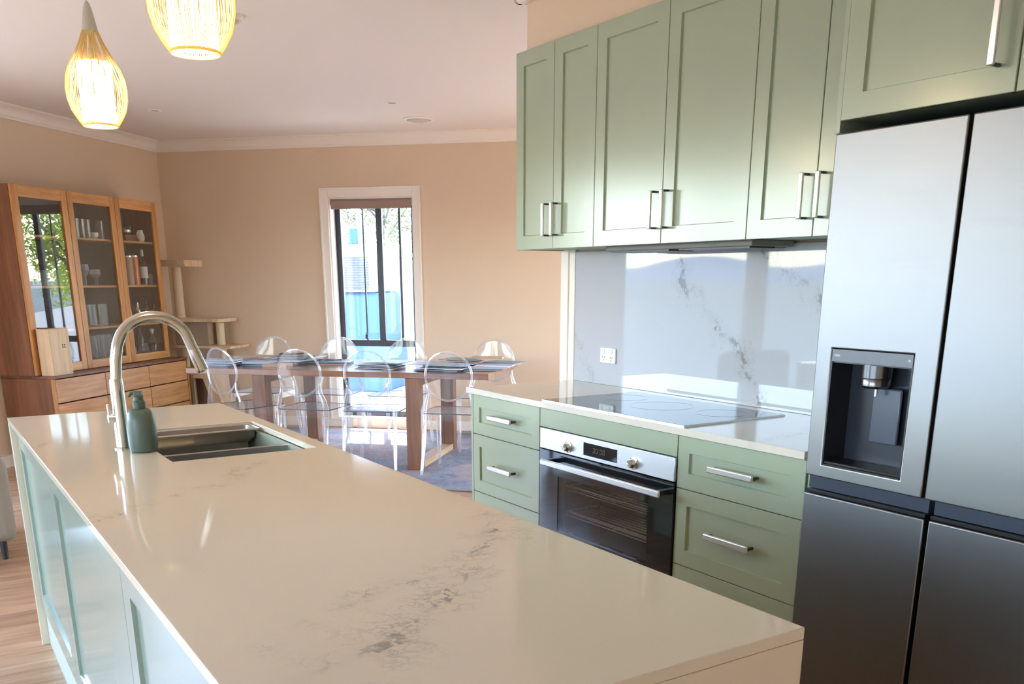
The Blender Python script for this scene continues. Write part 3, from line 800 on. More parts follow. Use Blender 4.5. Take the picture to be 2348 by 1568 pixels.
for a, b in (((0.03, -0.40, 0.02), (0.05, -0.30, 0.38)), ((0.03, 0.30, 0.02), (0.05, 0.40, 0.38)), ((0.05, -0.40, 0.02), (0.45, -0.39, 0.38)), ((0.05, 0.39, 0.02), (0.45, 0.40, 0.38)), ((0.44, -0.40, 0.02), (0.45, 0.40, 0.38)), ((0.05, -0.4, 0.02), (0.45, 0.4, 0.03)), ((0.05, -0.4, 0.37), (0.45, 0.4, 0.38))):
    mb.box(a, b)
mb.build('cavity', M['oven_inside'], ov)
for zz in (0.10, 0.215):
    mb = MB()
    for i in range(13):
        xx = 0.07 + i * 0.028
        mb.tube([(xx, -0.38, zz), (xx, 0.38, zz)], 0.0022, 6)
    for yy in (-0.38, 0.0, 0.38): mb.tube([(0.07, yy, zz), (0.406, yy, zz)], 0.003, 6)
    mb.tube([(0.065, -0.38, zz + 0.02), (0.065, 0.38, zz + 0.02)], 0.003, 6)
    mb.build('wire_rack', M['rack'], ov)

# ------------------------------------------------------------------ fridge
fr = thing('fridge', 'large brushed steel four-door fridge with a water dispenser', 'fridge', (2.22, 1.415, 0.0))
y0f, y1f = -0.395, 0.3965
mb = MB(); mb.box((0.102, y0f + 0.004, 0.03), (0.67, y1f - 0.004, 1.795)); mb.build('body', M['navy_plastic'], fr, bevel=0.004)
mb = MB(); mb.box((0.03, y0f + 0.01, 0.0), (0.64, y1f - 0.01, 0.03)); mb.build('plinth', M['black_plastic'], fr)
def fdoor(ya, yb, za, zb, hole=None):
    mb = MB()
    if hole is None: mb.box((0, ya, za), (0.099, yb, zb))
    else:
        h0, h1, g0, g1 = hole
        ys = [ya, h0, h1, yb]; zs = [za, g0, g1, zb]
        vs_ = []; idx = {}
        for xi, x_ in enumerate((0, 0.099)):
            for i, y_ in enumerate(ys):
                for j, z_ in enumerate(zs):
                    idx[(xi, i, j)] = len(vs_); vs_.append((x_, y_, z_))
        fs = []
        for i in range(3):
            for j in range(3):
                if (i, j) == (1, 1): continue
                fs.append((idx[0, i, j], idx[0, i, j + 1], idx[0, i + 1, j + 1], idx[0, i + 1, j]))
                fs.append((idx[1, i, j], idx[1, i + 1, j], idx[1, i + 1, j + 1], idx[1, i, j + 1]))
        for i in range(3):
            fs.append((idx[0, i, 0], idx[0, i + 1, 0], idx[1, i + 1, 0], idx[1, i, 0])); fs.append((idx[0, i, 3], idx[1, i, 3], idx[1, i + 1, 3], idx[0, i + 1, 3]))
            fs.append((idx[0, 0, i], idx[1, 0, i], idx[1, 0, i + 1], idx[0, 0, i + 1])); fs.append((idx[0, 3, i], idx[0, 3, i + 1], idx[1, 3, i + 1], idx[1, 3, i]))
        fs.append((idx[0, 1, 1], idx[0, 2, 1], idx[1, 2, 1], idx[1, 1, 1])[::-1]); fs.append((idx[0, 1, 2], idx[0, 2, 2], idx[1, 2, 2], idx[1, 1, 2]))
        fs.append((idx[0, 1, 1], idx[0, 1, 2], idx[1, 1, 2], idx[1, 1, 1])); fs.append((idx[0, 2, 1], idx[1, 2, 1], idx[1, 2, 2], idx[0, 2, 2]))
        mb.add(vs_, fs)
    return mb
H0, H1, K0, K1 = 1.494 - 1.415, 1.757 - 1.415, 0.900, 1.238
dl = fdoor(0.009, y1f, 0.862, 1.808, (H0, H1, K0, K1)).build('door', M['fridge'], fr, bevel=0.004, seg=3)
fdoor(y0f, -0.001, 0.862, 1.808).build('door', M['fridge'], fr, bevel=0.004, seg=3)
fdoor(-0.008, y1f, 0.035, 0.808).build('door', M['fridge'], fr, bevel=0.004, seg=3)
fdoor(y0f, -0.022, 0.035, 0.808).build('door', M['fridge'], fr, bevel=0.004, seg=3)
for ya, yb in ((-0.006, y1f - 0.002), (y0f, -0.022)):
    mb = MB(); mb.box((0.020, ya, 0.822), (0.10, yb, 0.860)); mb.build('grip_recess', M['navy_plastic'], fr)
    mb = MB(); mb.box((0.006, ya, 0.810), (0.10, yb, 0.820)); mb.build('grip_lip', M['black_plastic'], fr, bevel=0.001)
# dispenser
dp = bpy.data.objects.new('dispenser', None); col.objects.link(dp); dp.parent = fr; dp['label'] = 'dark water and ice dispenser recess'
mb = MB(); mb.box((0.001, H0 + 0.002, K1 - 0.036), (0.058, H1 - 0.002, K1 - 0.002), 1)
mb.box((0.095, H0, K0), (0.10, H1, K1 - 0.03), 0); mb.box((0.002, H0, K0), (0.10, H0 + 0.004, K1 - 0.03), 2); mb.box((0.002, H1 - 0.004, K0), (0.10, H1, K1 - 0.03), 2)
mb.box((0.002, H0, K0), (0.10, H1, K0 + 0.004), 2); mb.box((0.006, H0 + 0.004, K1 - 0.04), (0.10, H1 - 0.004, K1 - 0.036), 2)
mb.build('housing', [M['recess'], M['grey_plastic'], M['black_plastic']], dp)
mb = MB(); mb.box((0.004, H0 + 0.006, K0 + 0.004), (0.09, H1 - 0.006, K0 + 0.012)); mb.build('drip_tray', M['black_plastic'], dp, bevel=0.002)
mb = MB(); mb.lathe([(0.043, 1.200), (0.043, 1.163), (0.040, 1.161), (0.041, 1.159), (0.041, 1.141), (0.034, 1.134)], 28, (0.048, 0.221, 0)); mb.build('nozzle', M['nozzle'], dp)
mb = MB(); mb.tube([(0.045, 0.215, 1.130), (0.045, 0.215, 1.112)], 0.005, 10); mb.build('water_outlet', M['chrome'], dp)
mb = MB(); mb.box((0.070, 0.150, 0.975), (0.080, 0.243, 1.133)); mb.build('paddle', M['paddle'], dp, bevel=0.006)
mb = MB(); mb.box((0.0003, H1 - 0.030, 1.2165), (0.0010, H1 - 0.010, 1.2225)); mb.build('printed_mark', M['mark'], dp); mb = MB(); mb.box((0.0003, H0 + 0.008, 1.2165), (0.0010, H0 + 0.016, 1.2225)); mb.build('printed_mark', M['mark'], dp)

# ------------------------------------------------------------------ island
IX0, IX1, IY0, IY1 = 0.273, 1.081, 0.856, 3.993
isl = thing('kitchen_island', 'pale sage green kitchen island base with framed side panels', 'island')
mb = MB(); mb.box((0.318, 0.900, 0.15), (1.03, 1.9, 0.898)); mb.box((0.318, 1.9, 0.15), (0.34, 3.952, 0.898)); mb.box((1.01, 1.9, 0.15), (1.03, 3.952, 0.898)); mb.box((0.34, 3.93, 0.15), (1.01, 3.952, 0.898)); mb.box((0.34, 1.9, 0.15), (1.01, 3.93, 0.17))
mb.build('carcass', M['sage_in'], isl)
mb = MB(); mb.box((0.300, 0.900, 0.0), (0.316, 3.952, 0.148)); mb.box((1.0, 0.9, 0.0), (1.016, 3.952, 0.148)); mb.build('kickboard', M['kick'], isl)
for a, b in ((3.0515, 3.951), (1.9515, 3.0485), (0.901, 1.9485)):
    shaker(a, b, 0.153, 0.897, 0.294, t=0.022, fr=0.080, dep=0.009).build('panel', M['sage_gloss'], isl)
for i in range(4):
    a = 0.901 + i * 0.7628
    shaker(a, a + 0.7595, 0.153, 0.897, 1.055, t=0.022, fr=0.063, dep=0.009, sgn=-1).build('door', M['sage'], isl)
SX0, SX1, SY0, SY1 = 0.592, 1.030, 2.738, 3.398
mb = MB()
# top as one piece with the sink cut-out
xs = [IX0, SX0, SX1, IX1]; ys = [IY0, SY0, SY1, IY1]
vs_ = []; idx = {}
for zi, z_ in enumerate((0.90, 0.92)):
    for i in range(4):
        for j in range(4):
            idx[(zi, i, j)] = len(vs_); vs_.append((xs[i], ys[j], z_))
fs = []
for i in range(3):
    for j in range(3):
        if (i, j) == (1, 1): continue
        fs.append((idx[1, i, j], idx[1, i + 1, j], idx[1, i + 1, j + 1], idx[1, i, j + 1]))
        fs.append((idx[0, i, j], idx[0, i, j + 1], idx[0, i + 1, j + 1], idx[0, i + 1, j]))
for i in range(3):
    fs.append((idx[0, i, 0], idx[0, i + 1, 0], idx[1, i + 1, 0], idx[1, i, 0])); fs.append((idx[0, i, 3], idx[1, i, 3], idx[1, i + 1, 3], idx[0, i + 1, 3]))
    fs.append((idx[0, 0, i], idx[1, 0, i], idx[1, 0, i + 1], idx[0, 0, i + 1])); fs.append((idx[0, 3, i], idx[0, 3, i + 1], idx[1, 3, i + 1], idx[1, 3, i]))
fs.append((idx[0, 1, 1], idx[0, 2, 1], idx[1, 2, 1], idx[1, 1, 1])[::-1]); fs.append((idx[0, 1, 2], idx[0, 2, 2], idx[1, 2, 2], idx[1, 1, 2]))
fs.append((idx[0, 1, 1], idx[0, 1, 2], idx[1, 1, 2], idx[1, 1, 1])); fs.append((idx[0, 2, 1], idx[1, 2, 1], idx[1, 2, 2], idx[0, 2, 2]))
it = thing('island_benchtop', 'white marble-look stone island top with waterfall ends', 'countertop')
mb.add(vs_, fs); mb.build('stone_top', M['stone_island'], it, bevel=0.0015)
mb = MB(); mb.box((IX0, IY0, 0.0), (IX1, IY0 + 0.04, 0.8995)); mb.build('waterfall_end', M['stone_island'], it, bevel=0.001)
mb = MB(); mb.box((IX0, IY1 - 0.04, 0.0), (IX1, IY1, 0.8995)); mb.build('waterfall_end', M['stone_island'], it, bevel=0.001)

# sink
sk = thing('kitchen_sink', 'undermounted steel double-bowl sink in the island top', 'sink', ((SX0 + SX1) / 2, (SY0 + SY1) / 2, 0.70))
def bowl(xa, xb, ya, yb, zt, zb, r=0.02):
    def ring(x0, x1, y0, y1, r, z, n=5):
        pts = []
        for cx, cyy, a0 in ((x1 - r, y1 - r, 0), (x0 + r, y1 - r, 90), (x0 + r, y0 + r, 180), (x1 - r, y0 + r, 270)):
            for i in range(n):
                a = math.radians(a0 + 90 * i / (n - 1)); pts.append((cx + r * math.cos(a), cyy + r * math.sin(a), z))
        return pts
    rings = [ring(xa - 0.012, xb + 0.012, ya - 0.012, yb + 0.012, r, zt - 0.001), ring(xa, xb, ya, yb, r, zt), ring(xa + 0.003, xb - 0.003, ya + 0.003, yb - 0.003, r, zb + 0.02), ring(xa + 0.02, xb - 0.02, ya + 0.02, yb - 0.02, r, zb)]
    n = len(rings[0]); vs_ = [p for q in rings for p in q]; fs = []
    for k in range(3):
        for j in range(n):
            fs.append((k * n + j, k * n + (j + 1) % n, (k + 1) * n + (j + 1) % n, (k + 1) * n + j)[::-1])
    fs.append(tuple(3 * n + j for j in range(n)))
    mb = MB(); mb.add(vs_, fs); return mb
hx = (SX1 - SX0) / 2; hy = (SY1 - SY0) / 2
bowl(-hx + 0.004, hx - 0.004, -hy + 0.004, -hy + 0.214, 0.1985, 0.02).build('small_bowl', M['sink'], sk)
bowl(-hx + 0.004, hx - 0.004, -hy + 0.236, hy - 0.004, 0.1985, 0.0).build('large_bowl', M['sink'], sk)
for cyy, z_ in ((-hy + 0.11, 0.021), (-hy + 0.42, 0.001)):
    mb = MB(); mb.lathe([(0.045, 0), (0.045, 0.002), (0.03, 0.003), (0.028, 0.001), (0.004, 0.001)], 20, (0, cyy, z_)); mb.build('drain', M['chrome'], sk)
ct = thing('sink_colander', 'steel draining tray resting across the back of the large sink bowl', 'colander', ((SX0 + SX1) / 2, 3.330, 0.858))
mb = bowl(-0.205, 0.20, -0.055, 0.055, 0.052, 0.004, 0.015)
mb.build('tray', M['sink'], ct)
mb = MB(); mb.tube([(-0.212, -0.062, 0.052), (0.208, -0.062, 0.052), (0.208, 0.062, 0.052), (-0.212, 0.062, 0.052)], 0.0035, 8, closed=True); mb.build('rim_wire', M['chrome'], ct)

# tap
tp = thing('kitchen_tap', 'tall gooseneck pull-out kitchen tap in brushed nickel on the island', 'tap', (0.517, 3.047, 0.9203))
mb = MB(); mb.lathe([(0.027, 0.0), (0.027, 0.004), (0.021, 0.006), (0.0205, 0.20), (0.0185, 0.215)], 24); mb.build('base_column', M['tap'], tp)
pts = [(0.0, 0, 0.20), (0.006, 0, 0.27), (0.016, 0, 0.315)]
for i in range(1, 15):
    a = math.radians(170 - i * 10.2)
    pts.append((0.125 + 0.108 * math.cos(a), 0, 0.300 + 0.098 * math.sin(a)))
pts += [(0.240, 0, 0.292), (0.256, 0, 0.255)]
mb = MB(); mb.tube(pts, 0.0168, 18); mb.build('neck', M['tap'], tp)
mb = MB(); mb.tube([(0.238, 0, 0.297), (0.243, 0, 0.284), (0.262, 0, 0.230), (0.264, 0, 0.226)], [0.0172, 0.0185, 0.0195, 0.016], 18); mb.build('spray_head', M['tap'], tp)
mb = MB(); mb.tube([(-0.018, 0, 0.095), (-0.036, 0, 0.095)], 0.013, 16); mb.tube([(-0.030, 0, 0.095), (-0.034, -0.01, 0.14)], 0.0045, 10); mb.build('lever', M['nickel'], tp)

# soap dispenser
sp = thing('soap_dispenser', 'sage green pump soap bottle standing beside the tap', 'soap dispenser', (0.560, 2.962, 0.9203), math.radians(-30))
mb = MB(); mb.lathe([(0.034, 0.0), (0.040, 0.004), (0.0425, 0.02), (0.0432, 0.06), (0.042, 0.095), (0.037, 0.118), (0.028, 0.129), (0.018, 0.132)], 28); mb.build('bottle', M['soap'], sp)
mb = MB(); mb.lathe([(0.019, 0.132), (0.019, 0.152), (0.017, 0.154), (0.0155, 0.158), (0.0155, 0.168), (0.012, 0.172)], 20); mb.build('collar', M['soap_pump'], sp)
mb = MB(); mb.box((-0.011, -0.010, 0.170), (0.011, 0.010, 0.184)); mb.tube([(-0.006, 0.0, 0.178), (-0.020, 0.0, 0.177), (-0.030, 0.0, 0.166)], [0.006, 0.005, 0.004], 10); mb.build('pump_head', M['soap_pump'], sp, bevel=0.002)

# ------------------------------------------------------------------ pendant lamps
def pendant(x, y, label):
    t = thing('pendant_lamp', label, 'lamp', (x, y, 1.955), 0, None)
    prof = [(0.0, 0.058), (0.02, 0.073), (0.05, 0.090), (0.085, 0.0995), (0.12, 0.1015), (0.155, 0.097), (0.185, 0.086), (0.215, 0.070), (0.245, 0.053), (0.27, 0.040), (0.295, 0.030), (0.305, 0.026)]
    mb = MB(); N = 84
    for i in range(N):
        a = 2 * math.pi * i / N; j = random.uniform(-0.012, 0.012)
        mb.tube([((r * math.cos(a + j * k)), (r * math.sin(a + j * k)), z) for k, (z, r) in enumerate(prof)], 0.00125, 4, caps=False)
    mb.build('bamboo_ribs', M['bamboo'], t, kind='stuff', smooth=0)
    mb = MB()
    for z, r in ((0.0, 0.058), (0.003, 0.0585)): mb.tube([(r * math.cos(a), r * math.sin(a), z) for a in (k * math.pi / 24 for k in range(48))], 0.0026, 6, closed=True)
    mb.build('bottom_ring', M['bamboo'], t)
    mb = MB(); mb.lathe([(0.056, 0.012), (0.057, 0.02), (0.057, 0.20), (0.055, 0.205)], 32, cap=False); mb.build('diffuser', M['diffuser'], t)
    mb = MB(); mb.lathe([(0.056, 0.205), (0.056, 0.209), (0.012, 0.212), (0.012, 0.25), (0.003, 0.252)], 24); mb.build('diffuser_cap', M['bamboo_top'], t)  # opaque cap added over the diffuser to keep the upper ribs dark
    mb = MB(); mb.lathe([(0.0275, 0.298), (0.026, 0.31), (0.020, 0.345), (0.014, 0.375), (0.008, 0.392), (0.003, 0.40)], 24); mb.build('top_cone', M['bamboo_top'], t)
    mb = MB(); mb.tube([(0, 0, 0.40), (0, 0, CH - 1.955 - 0.025)], 0.0022, 8); mb.build('cord', M['white_plastic'], t)
    mb = MB(); mb.lathe([(0.05, CH - 1.955 - 0.001), (0.05, CH - 1.955 - 0.02), (0.04, CH - 1.955 - 0.026), (0.005, CH - 1.955 - 0.027)], 24); mb.build('ceiling_rose', M['bamboo_top'], t)
    return t
pendant(0.698, 3.81, 'lit bamboo teardrop pendant lamp farther along the island, above the tap')
pendant(0.694, 2.50, 'lit bamboo teardrop pendant lamp nearer the camera, cut by the top edge')

# ceiling fittings
for u, v, lab in ((-4.41, 7.10, 'small white recessed downlight at the left, near the display cabinet'), (-2.48, 7.18, 'small white recessed downlight beside the round vent')):
    t = thing('downlight', lab, 'downlight', D(u, v, CH))
    mb = MB(); mb.lathe([(0.050, 0.0), (0.050, -0.004), (0.044, -0.007), (0.034, -0.004), (0.034, 0.0)], 28, cap=False); mb.build('trim_ring', M['trim'], t)
    mb = MB(); mb.lathe([(0.034, -0.001), (0.002, -0.0015)], 24); mb.build('lens', M['grey_plastic'], t)
t = thing('ceiling_vent', 'round white ceiling vent above the dining table', 'vent', D(-2.512, 7.935, CH))
mb = MB(); mb.lathe([(0.130, 0.0), (0.132, -0.006), (0.120, -0.014), (0.100, -0.010), (0.100, 0.0)], 36, cap=False); mb.build('outer_ring', M['trim'], t)
mb = MB(); mb.lathe([(0.094, -0.006), (0.090, -0.016), (0.02, -0.02), (0.002, -0.02)], 36); mb.build('disc', M['underside'], t)
t = thing('smoke_detector', 'small white ceiling detector half hidden behind the nearer pendant', 'detector', D(-2.47, 4.76, CH))
mb = MB(); mb.lathe([(0.055, 0.0), (0.053, -0.012), (0.045, -0.022)], 28); mb.build('base', M['trim'], t)
mb = MB(); mb.lathe([(0.030, -0.022), (0.027, -0.034), (0.01, -0.037)], 20); mb.build('sensor_cap', M['underside'], t)

# ------------------------------------------------------------------ sideboard and display cabinet (left wall)
sb = thing('sideboard', 'golden oak sideboard with six flat drawers against the left wall', 'sideboard', D(LW + 0.012, 7.13, 0), ROT)
hv = 0.945; dp_ = 0.455                      # half length, depth
mb = MB(); mb.box((0, -hv, 0.10), (dp_ - 0.022, -hv + 0.022, 0.690)); mb.build('side_panel', M['walnut'], sb, bevel=0.002)
mb = MB(); mb.box((0, hv - 0.022, 0.10), (dp_ - 0.022, hv, 0.690)); mb.build('side_panel', M['walnut'], sb, bevel=0.002)
mb = MB(); mb.box((0, -hv, 0.6905), (dp_ + 0.002, hv, 0.714)); mb.build('top_board', M['walnut'], sb, bevel=0.003)
mb = MB(); mb.box((0.0, -hv + 0.023, 0.10), (dp_ - 0.04, hv - 0.023, 0.689)); mb.build('carcass', M['grey_gap'], sb)
mb = MB(); mb.box((dp_ - 0.0215, -hv, 0.10), (dp_, -hv + 0.020, 0.690)); mb.build('front_edge', M['oak_v'], sb)
mb = MB(); mb.box((dp_ - 0.0215, hv - 0.020, 0.10), (dp_, hv, 0.690)); mb.build('front_edge', M['oak_v'], sb)
ww = (2 * hv - 0.046) / 3
for c_ in range(3):
    for r_, (za, zb_) in enumerate(((0.505, 0.684), (0.31, 0.496), (0.115, 0.301))):
        ya = -hv + 0.023 + c_ * ww + 0.003; yb = ya + ww - 0.006
        mb = MB(); mb.box((dp_ - 0.03, ya, za), (dp_ - 0.002, yb, zb_)); mb.build('drawer', M['oak'], sb, bevel=0.002)
for a, b in ((0.04, -hv + 0.05), (0.04, hv - 0.09), (dp_ - 0.09, -hv + 0.05), (dp_ - 0.09, hv - 0.09)):
    mb = MB(); mb.box((a, b, 0), (a + 0.04, b + 0.04, 0.10)); mb.build('leg', M['walnut'], sb)

hc0, hc1 = 6.165, 7.982
hu = thing('display_cabinet', 'oak display cabinet with three glass doors standing on the sideboard', 'cabinet', D(LW + 0.012, (hc0 + hc1) / 2, 0.7145), ROT)
hh = (hc1 - hc0) / 2; HD = 0.338; HZ = 2.095 - 0.7145
mb = MB(); mb.box((0, -hh, 0), (HD - 0.024, -hh + 0.022, HZ)); mb.build('side_panel', M['walnut'], hu, bevel=0.001)
mb = MB(); mb.box((0, hh - 0.022, 0), (HD - 0.024, hh, HZ)); mb.build('side_panel', M['walnut'], hu, bevel=0.001)
mb = MB(); mb.box((0, -hh + 0.023, HZ - 0.022), (HD - 0.024, hh - 0.023, HZ)); mb.build('top_panel', M['walnut'], hu)
mb = MB(); mb.box((0, -hh + 0.023, 0.0), (HD - 0.024, hh - 0.023, 0.062)); mb.build('base_panel', M['walnut'], hu)
mb = MB(); mb.box((0.001, -hh + 0.023, 0.063), (0.010, hh - 0.023, HZ - 0.023)); mb.build('back_panel', M['hutch_back'], hu)
dw = 2 * hh / 3
SHZ = [0.063, 1.043 - 0.7145, 1.377 - 0.7145, 1.752 - 0.7145]
for z_ in SHZ[1:]:
    mb = MB(); mb.box((0.011, -hh + 0.024, z_ - 0.016), (HD - 0.035, hh - 0.024, z_)); mb.build('shelf', M['oak'], hu)
for c_ in range(3):
    ya, yb = -hh + dw * c_ + 0.002, -hh + dw * (c_ + 1) - 0.002
    d = bpy.data.objects.new('door', None); col.objects.link(d); d.parent = hu
    x0, x1 = HD - 0.022, HD; fw_ = 0.066; zb_, zt_ = 0.004, HZ - 0.001
    mb = MB(); mb.box((x0, ya, zb_), (x1, ya + fw_, zt_)); mb.build('stile', M['oak_v'], d, bevel=0.002)
    mb = MB(); mb.box((x0, yb - fw_, zb_), (x1, yb, zt_)); mb.build('stile', M['oak_v'], d, bevel=0.002)
    mb = MB(); mb.box((x0, ya + fw_, zt_ - 0.082), (x1, yb - fw_, zt_)); mb.build('rail', M['oak'], d, bevel=0.002)
    mb = MB(); mb.box((x0, ya + fw_, zb_), (x1, yb - fw_, zb_ + 0.066)); mb.build('rail', M['oak'], d, bevel=0.002)
    mb = MB(); mb.box((x0 + 0.008, ya + fw_, zb_ + 0.066), (x0 + 0.012, yb - fw_, zt_ - 0.082)); mb.build('pane', M['cab_glass'], d)

# things inside the display cabinet
def in_hutch(name, label, cat, prof, mat, v, level, u_off=0.17, group=None, seg=14, extra=None):
    mb = MB(); mb.lathe(prof, seg, cap=False)
    o = mb.build(name, mat, loc=D(LW + 0.012 + u_off, v, 0.7145 + SHZ[level] + 0.0006))
    tag(o, label, cat, group)
    return o
def cup_prof(r, h, taper=0.9): return [(0.001, 0.004), (r * taper - 0.003, 0.004), (r - 0.003, h), (r, h), (r * taper, 0.0), (0.001, 0.0)]
def wine_prof(r, h): return [(0.001, 0.0), (r * 0.85, 0.001), (0.005, 0.006), (0.004, h * 0.45), (r * 0.55, h * 0.52), (r, h * 0.7), (r * 0.82, h), (r * 0.80, h), (r * 0.95, h * 0.7), (r * 0.5, h * 0.54), (0.001, h * 0.48)]
def bottle_prof(r, h): return [(0.001, 0.0), (r, 0.003), (r, h * 0.6), (r * 0.8, h * 0.68), (r * 0.34, h * 0.76), (r * 0.32, h * 0.97), (r * 0.4, h * 0.975), (r * 0.4, h), (0.001, h)]
LEVN = ['bottom', 'second', 'third', 'top']
OL = ['leftmost', 'second from left', 'third from left', 'fourth from left', 'fifth from left', 'sixth from left', 'seventh from left']
for i, v in enumerate((6.965, 7.037, 7.109)):
    in_hutch('tumbler', OL[i] + ' of the tall glasses on the top shelf, middle door', 'glass', cup_prof(0.034, 0.15), M['tumbler'], v, 3, 0.235, 'glasses, top shelf, middle door')
in_hutch('tumbler', 'single tall glass at the right of the top shelf behind the middle door', 'glass', cup_prof(0.034, 0.15), M['tumbler'], 7.29, 3, 0.235)
in_hutch('porcelain_cup', 'small round white cup in the middle of the top cabinet shelf', 'cup', [(0.001, 0.0), (0.02, 0.001), (0.036, 0.02), (0.038, 0.05), (0.035, 0.05), (0.032, 0.02), (0.001, 0.006)], M['porcelain'], 7.175, 3, 0.25)
for i, v in enumerate((6.904, 6.969, 7.035, 7.11, 7.18)):
    in_hutch('wine_glass', OL[i] + ' of the wine glasses on the second highest shelf, middle door', 'glass', wine_prof(0.037, 0.17 if i < 3 else 0.13), M['tumbler'], v, 2, 0.225 + 0.03 * (i % 2), 'wine glasses, middle door')
for i, v in enumerate((6.955, 7.019, 7.075, 7.151, 7.222)):
    in_hutch('highball_glass', OL[i] + ' of the highball glasses on the second lowest shelf, middle door', 'glass', cup_prof(0.031, 0.18), M['tumbler'], v, 1, 0.225 + 0.03 * (i % 2), 'highball glasses, second lowest shelf')
for i in range(7):
    in_hutch('water_glass', OL[i] + ' of the water glasses on the bottom shelf, middle door', 'glass', cup_prof(0.030, 0.19), M['tumbler'], 6.93 + i * 0.052, 0, 0.21 + 0.05 * (i % 2), 'water glasses, bottom shelf')
for i, v in enumerate((6.42, 6.50, 6.58, 6.66)):
    in_hutch('tumbler', OL[i] + ' of the tumblers faintly seen behind the left door', 'glass', cup_prof(0.032, 0.12), M['tumbler'], v, 2, 0.235, 'tumblers behind the left door')
# right door
t = thing('silver_coffee_set', 'silver teapot on a small wooden stand behind the right glass door', 'teapot', D(LW + 0.24, 7.665, 0.7145 + SHZ[3] + 0.0006), ROT)
mb = MB(); mb.box((-0.05, -0.09, 0.04), (0.05, 0.09, 0.052)); mb.box((-0.045, -0.085, 0), (-0.035, 0.085, 0.04)); mb.box((0.035, -0.085, 0), (0.045, 0.085, 0.04)); mb.build('stand', M['walnut'], t)
mb = MB(); mb.lathe([(0.02, 0.053), (0.04, 0.075), (0.042, 0.095), (0.02, 0.118), (0.006, 0.128), (0.003, 0.135)], 16); mb.build('pot_body', M['silver'], t)
mb = MB(); mb.tube([(0, 0.035, 0.085), (0, 0.06, 0.105), (0, 0.07, 0.125)], [0.008, 0.006, 0.004], 8); mb.build('spout', M['silver'], t)
mb = MB(); mb.tube([(0, -0.035, 0.075), (0, -0.065, 0.085), (0, -0.06, 0.11), (0, -0.035, 0.105)], 0.004, 8); mb.build('handle', M['silver'], t)
t = thing('porcelain_figurine', 'white porcelain rabbit-like figurine on the top shelf, right door', 'figurine', D(LW + 0.26, 7.842, 0.7145 + SHZ[3] + 0.0006), ROT)
t['label'] = 'small white porcelain jug with a dark lid on the top shelf, right door'; t['category'] = 'jug'; t.name = 'porcelain_jug'
mb = MB(); mb.lathe([(0.025, 0.0), (0.035, 0.02), (0.036, 0.05), (0.024, 0.085), (0.026, 0.10)], 16); mb.build('jug_body', M['porcelain'], t)
mb = MB(); mb.tube([(0, -0.03, 0.03), (0, -0.055, 0.05), (0, -0.045, 0.08), (0, -0.023, 0.085)], 0.004, 8); mb.build('handle', M['porcelain'], t)
mb = MB(); mb.lathe([(0.026, 0.10), (0.016, 0.112), (0.004, 0.118)], 14); mb.build('lid', M['nickel_reflect_lid'], t)
for v, h, r, lab in ((7.625, 0.25, 0.038, 'tan cylindrical gift tube at the left behind the right door'), (7.716, 0.255, 0.038, 'copper-coloured gift tube right of the tan one')):
    t = thing('gift_tube', lab, 'tube', D(LW + 0.25, v, 0.7145 + SHZ[2] + 0.0006), ROT)
    mb = MB(); mb.lathe([(r, 0.0), (r, h - 0.012)], 20); mb.build('tube_body', M['copper'] if v > 7.66 else M['cover_t'], t)
    mb = MB(); mb.lathe([(r + 0.001, h - 0.012), (r + 0.001, h), (0.002, h)], 20); mb.build('cap', M['silver'], t)
t = thing('wine_bottle', 'dark wine bottle with a white label behind the right glass door', 'bottle', D(LW + 0.25, 7.845, 0.7145 + SHZ[2] + 0.0006), ROT)
mb = MB(); mb.lathe(bottle_prof(0.037, 0.31), 20, cap=False); mb.build('bottle_body', M['bottle_dark'], t)
mb = MB(); mb.lathe([(0.0375, 0.06), (0.0375, 0.16)], 20, cap=False); mb.build('label_band', M['label_w'], t)
mb = MB(); mb.lathe([(0.0145, 0.25), (0.0145, 0.312), (0.002, 0.3125)], 14, cap=False); mb.build('capsule', M['label_w'], t)
in_hutch('tumbler', 'small tumbler at the right of the wine bottle', 'glass', cup_prof(0.026, 0.10), M['tumbler'], 7.92, 2, 0.25)
for i, (v, h, r, m, lab) in enumerate(((7.571, 0.20, 0.026, 'label_w', 'white slim bottle behind the right door, second lowest shelf'), (7.645, 0.15, 0.03, 'bottle_amber', 'amber spirit bottle behind the right door, second lowest shelf'), (7.716, 0.18, 0.024, 'silver', 'silver shaker behind the right door, second lowest shelf'), (7.783, 0.14, 0.03, 'red', 'small rust red bottle behind the right door'), (7.852, 0.20, 0.026, 'bottle_dark', 'slim dark bottle behind the right door, second lowest shelf'), (7.92, 0.16, 0.026, 'bottle_amber', 'small amber bottle nearest the right stile'))):
    in_hutch('spirit_bottle', lab, 'bottle', bottle_prof(r, h), M[m], v, 1, 0.225 + 0.03 * (i % 2))
for i, (v, h, r) in enumerate(((7.572, 0.07, 0.02), (7.685, 0.22, 0.024), (7.755, 0.08, 0.02))):
    in_hutch('shot_glass' if h < 0.1 else 'slim_decanter', ('left' if v < 7.66 else 'right') + '-hand small shot glass on the bottom shelf, right door' if h < 0.1 else 'tall slim clear decanter on the bottom shelf, right door', 'glass' if h < 0.1 else 'decanter', cup_prof(r, h) if h < 0.1 else bottle_prof(r, h), M['tumbler'], v, 0, 0.24, 'shot glasses' if h < 0.1 else None)
t = thing('decanter', 'clear glass decanter with a stopper at the right of the bottom shelf', 'decanter', D(LW + 0.25, 7.876, 0.7145 + SHZ[0] + 0.0006), ROT)
mb = MB(); mb.lathe([(0.001, 0.0), (0.045, 0.002), (0.046, 0.08), (0.03, 0.12), (0.012, 0.14), (0.014, 0.165)], 18, cap=False); mb.build('vessel', M['tumbler'], t)
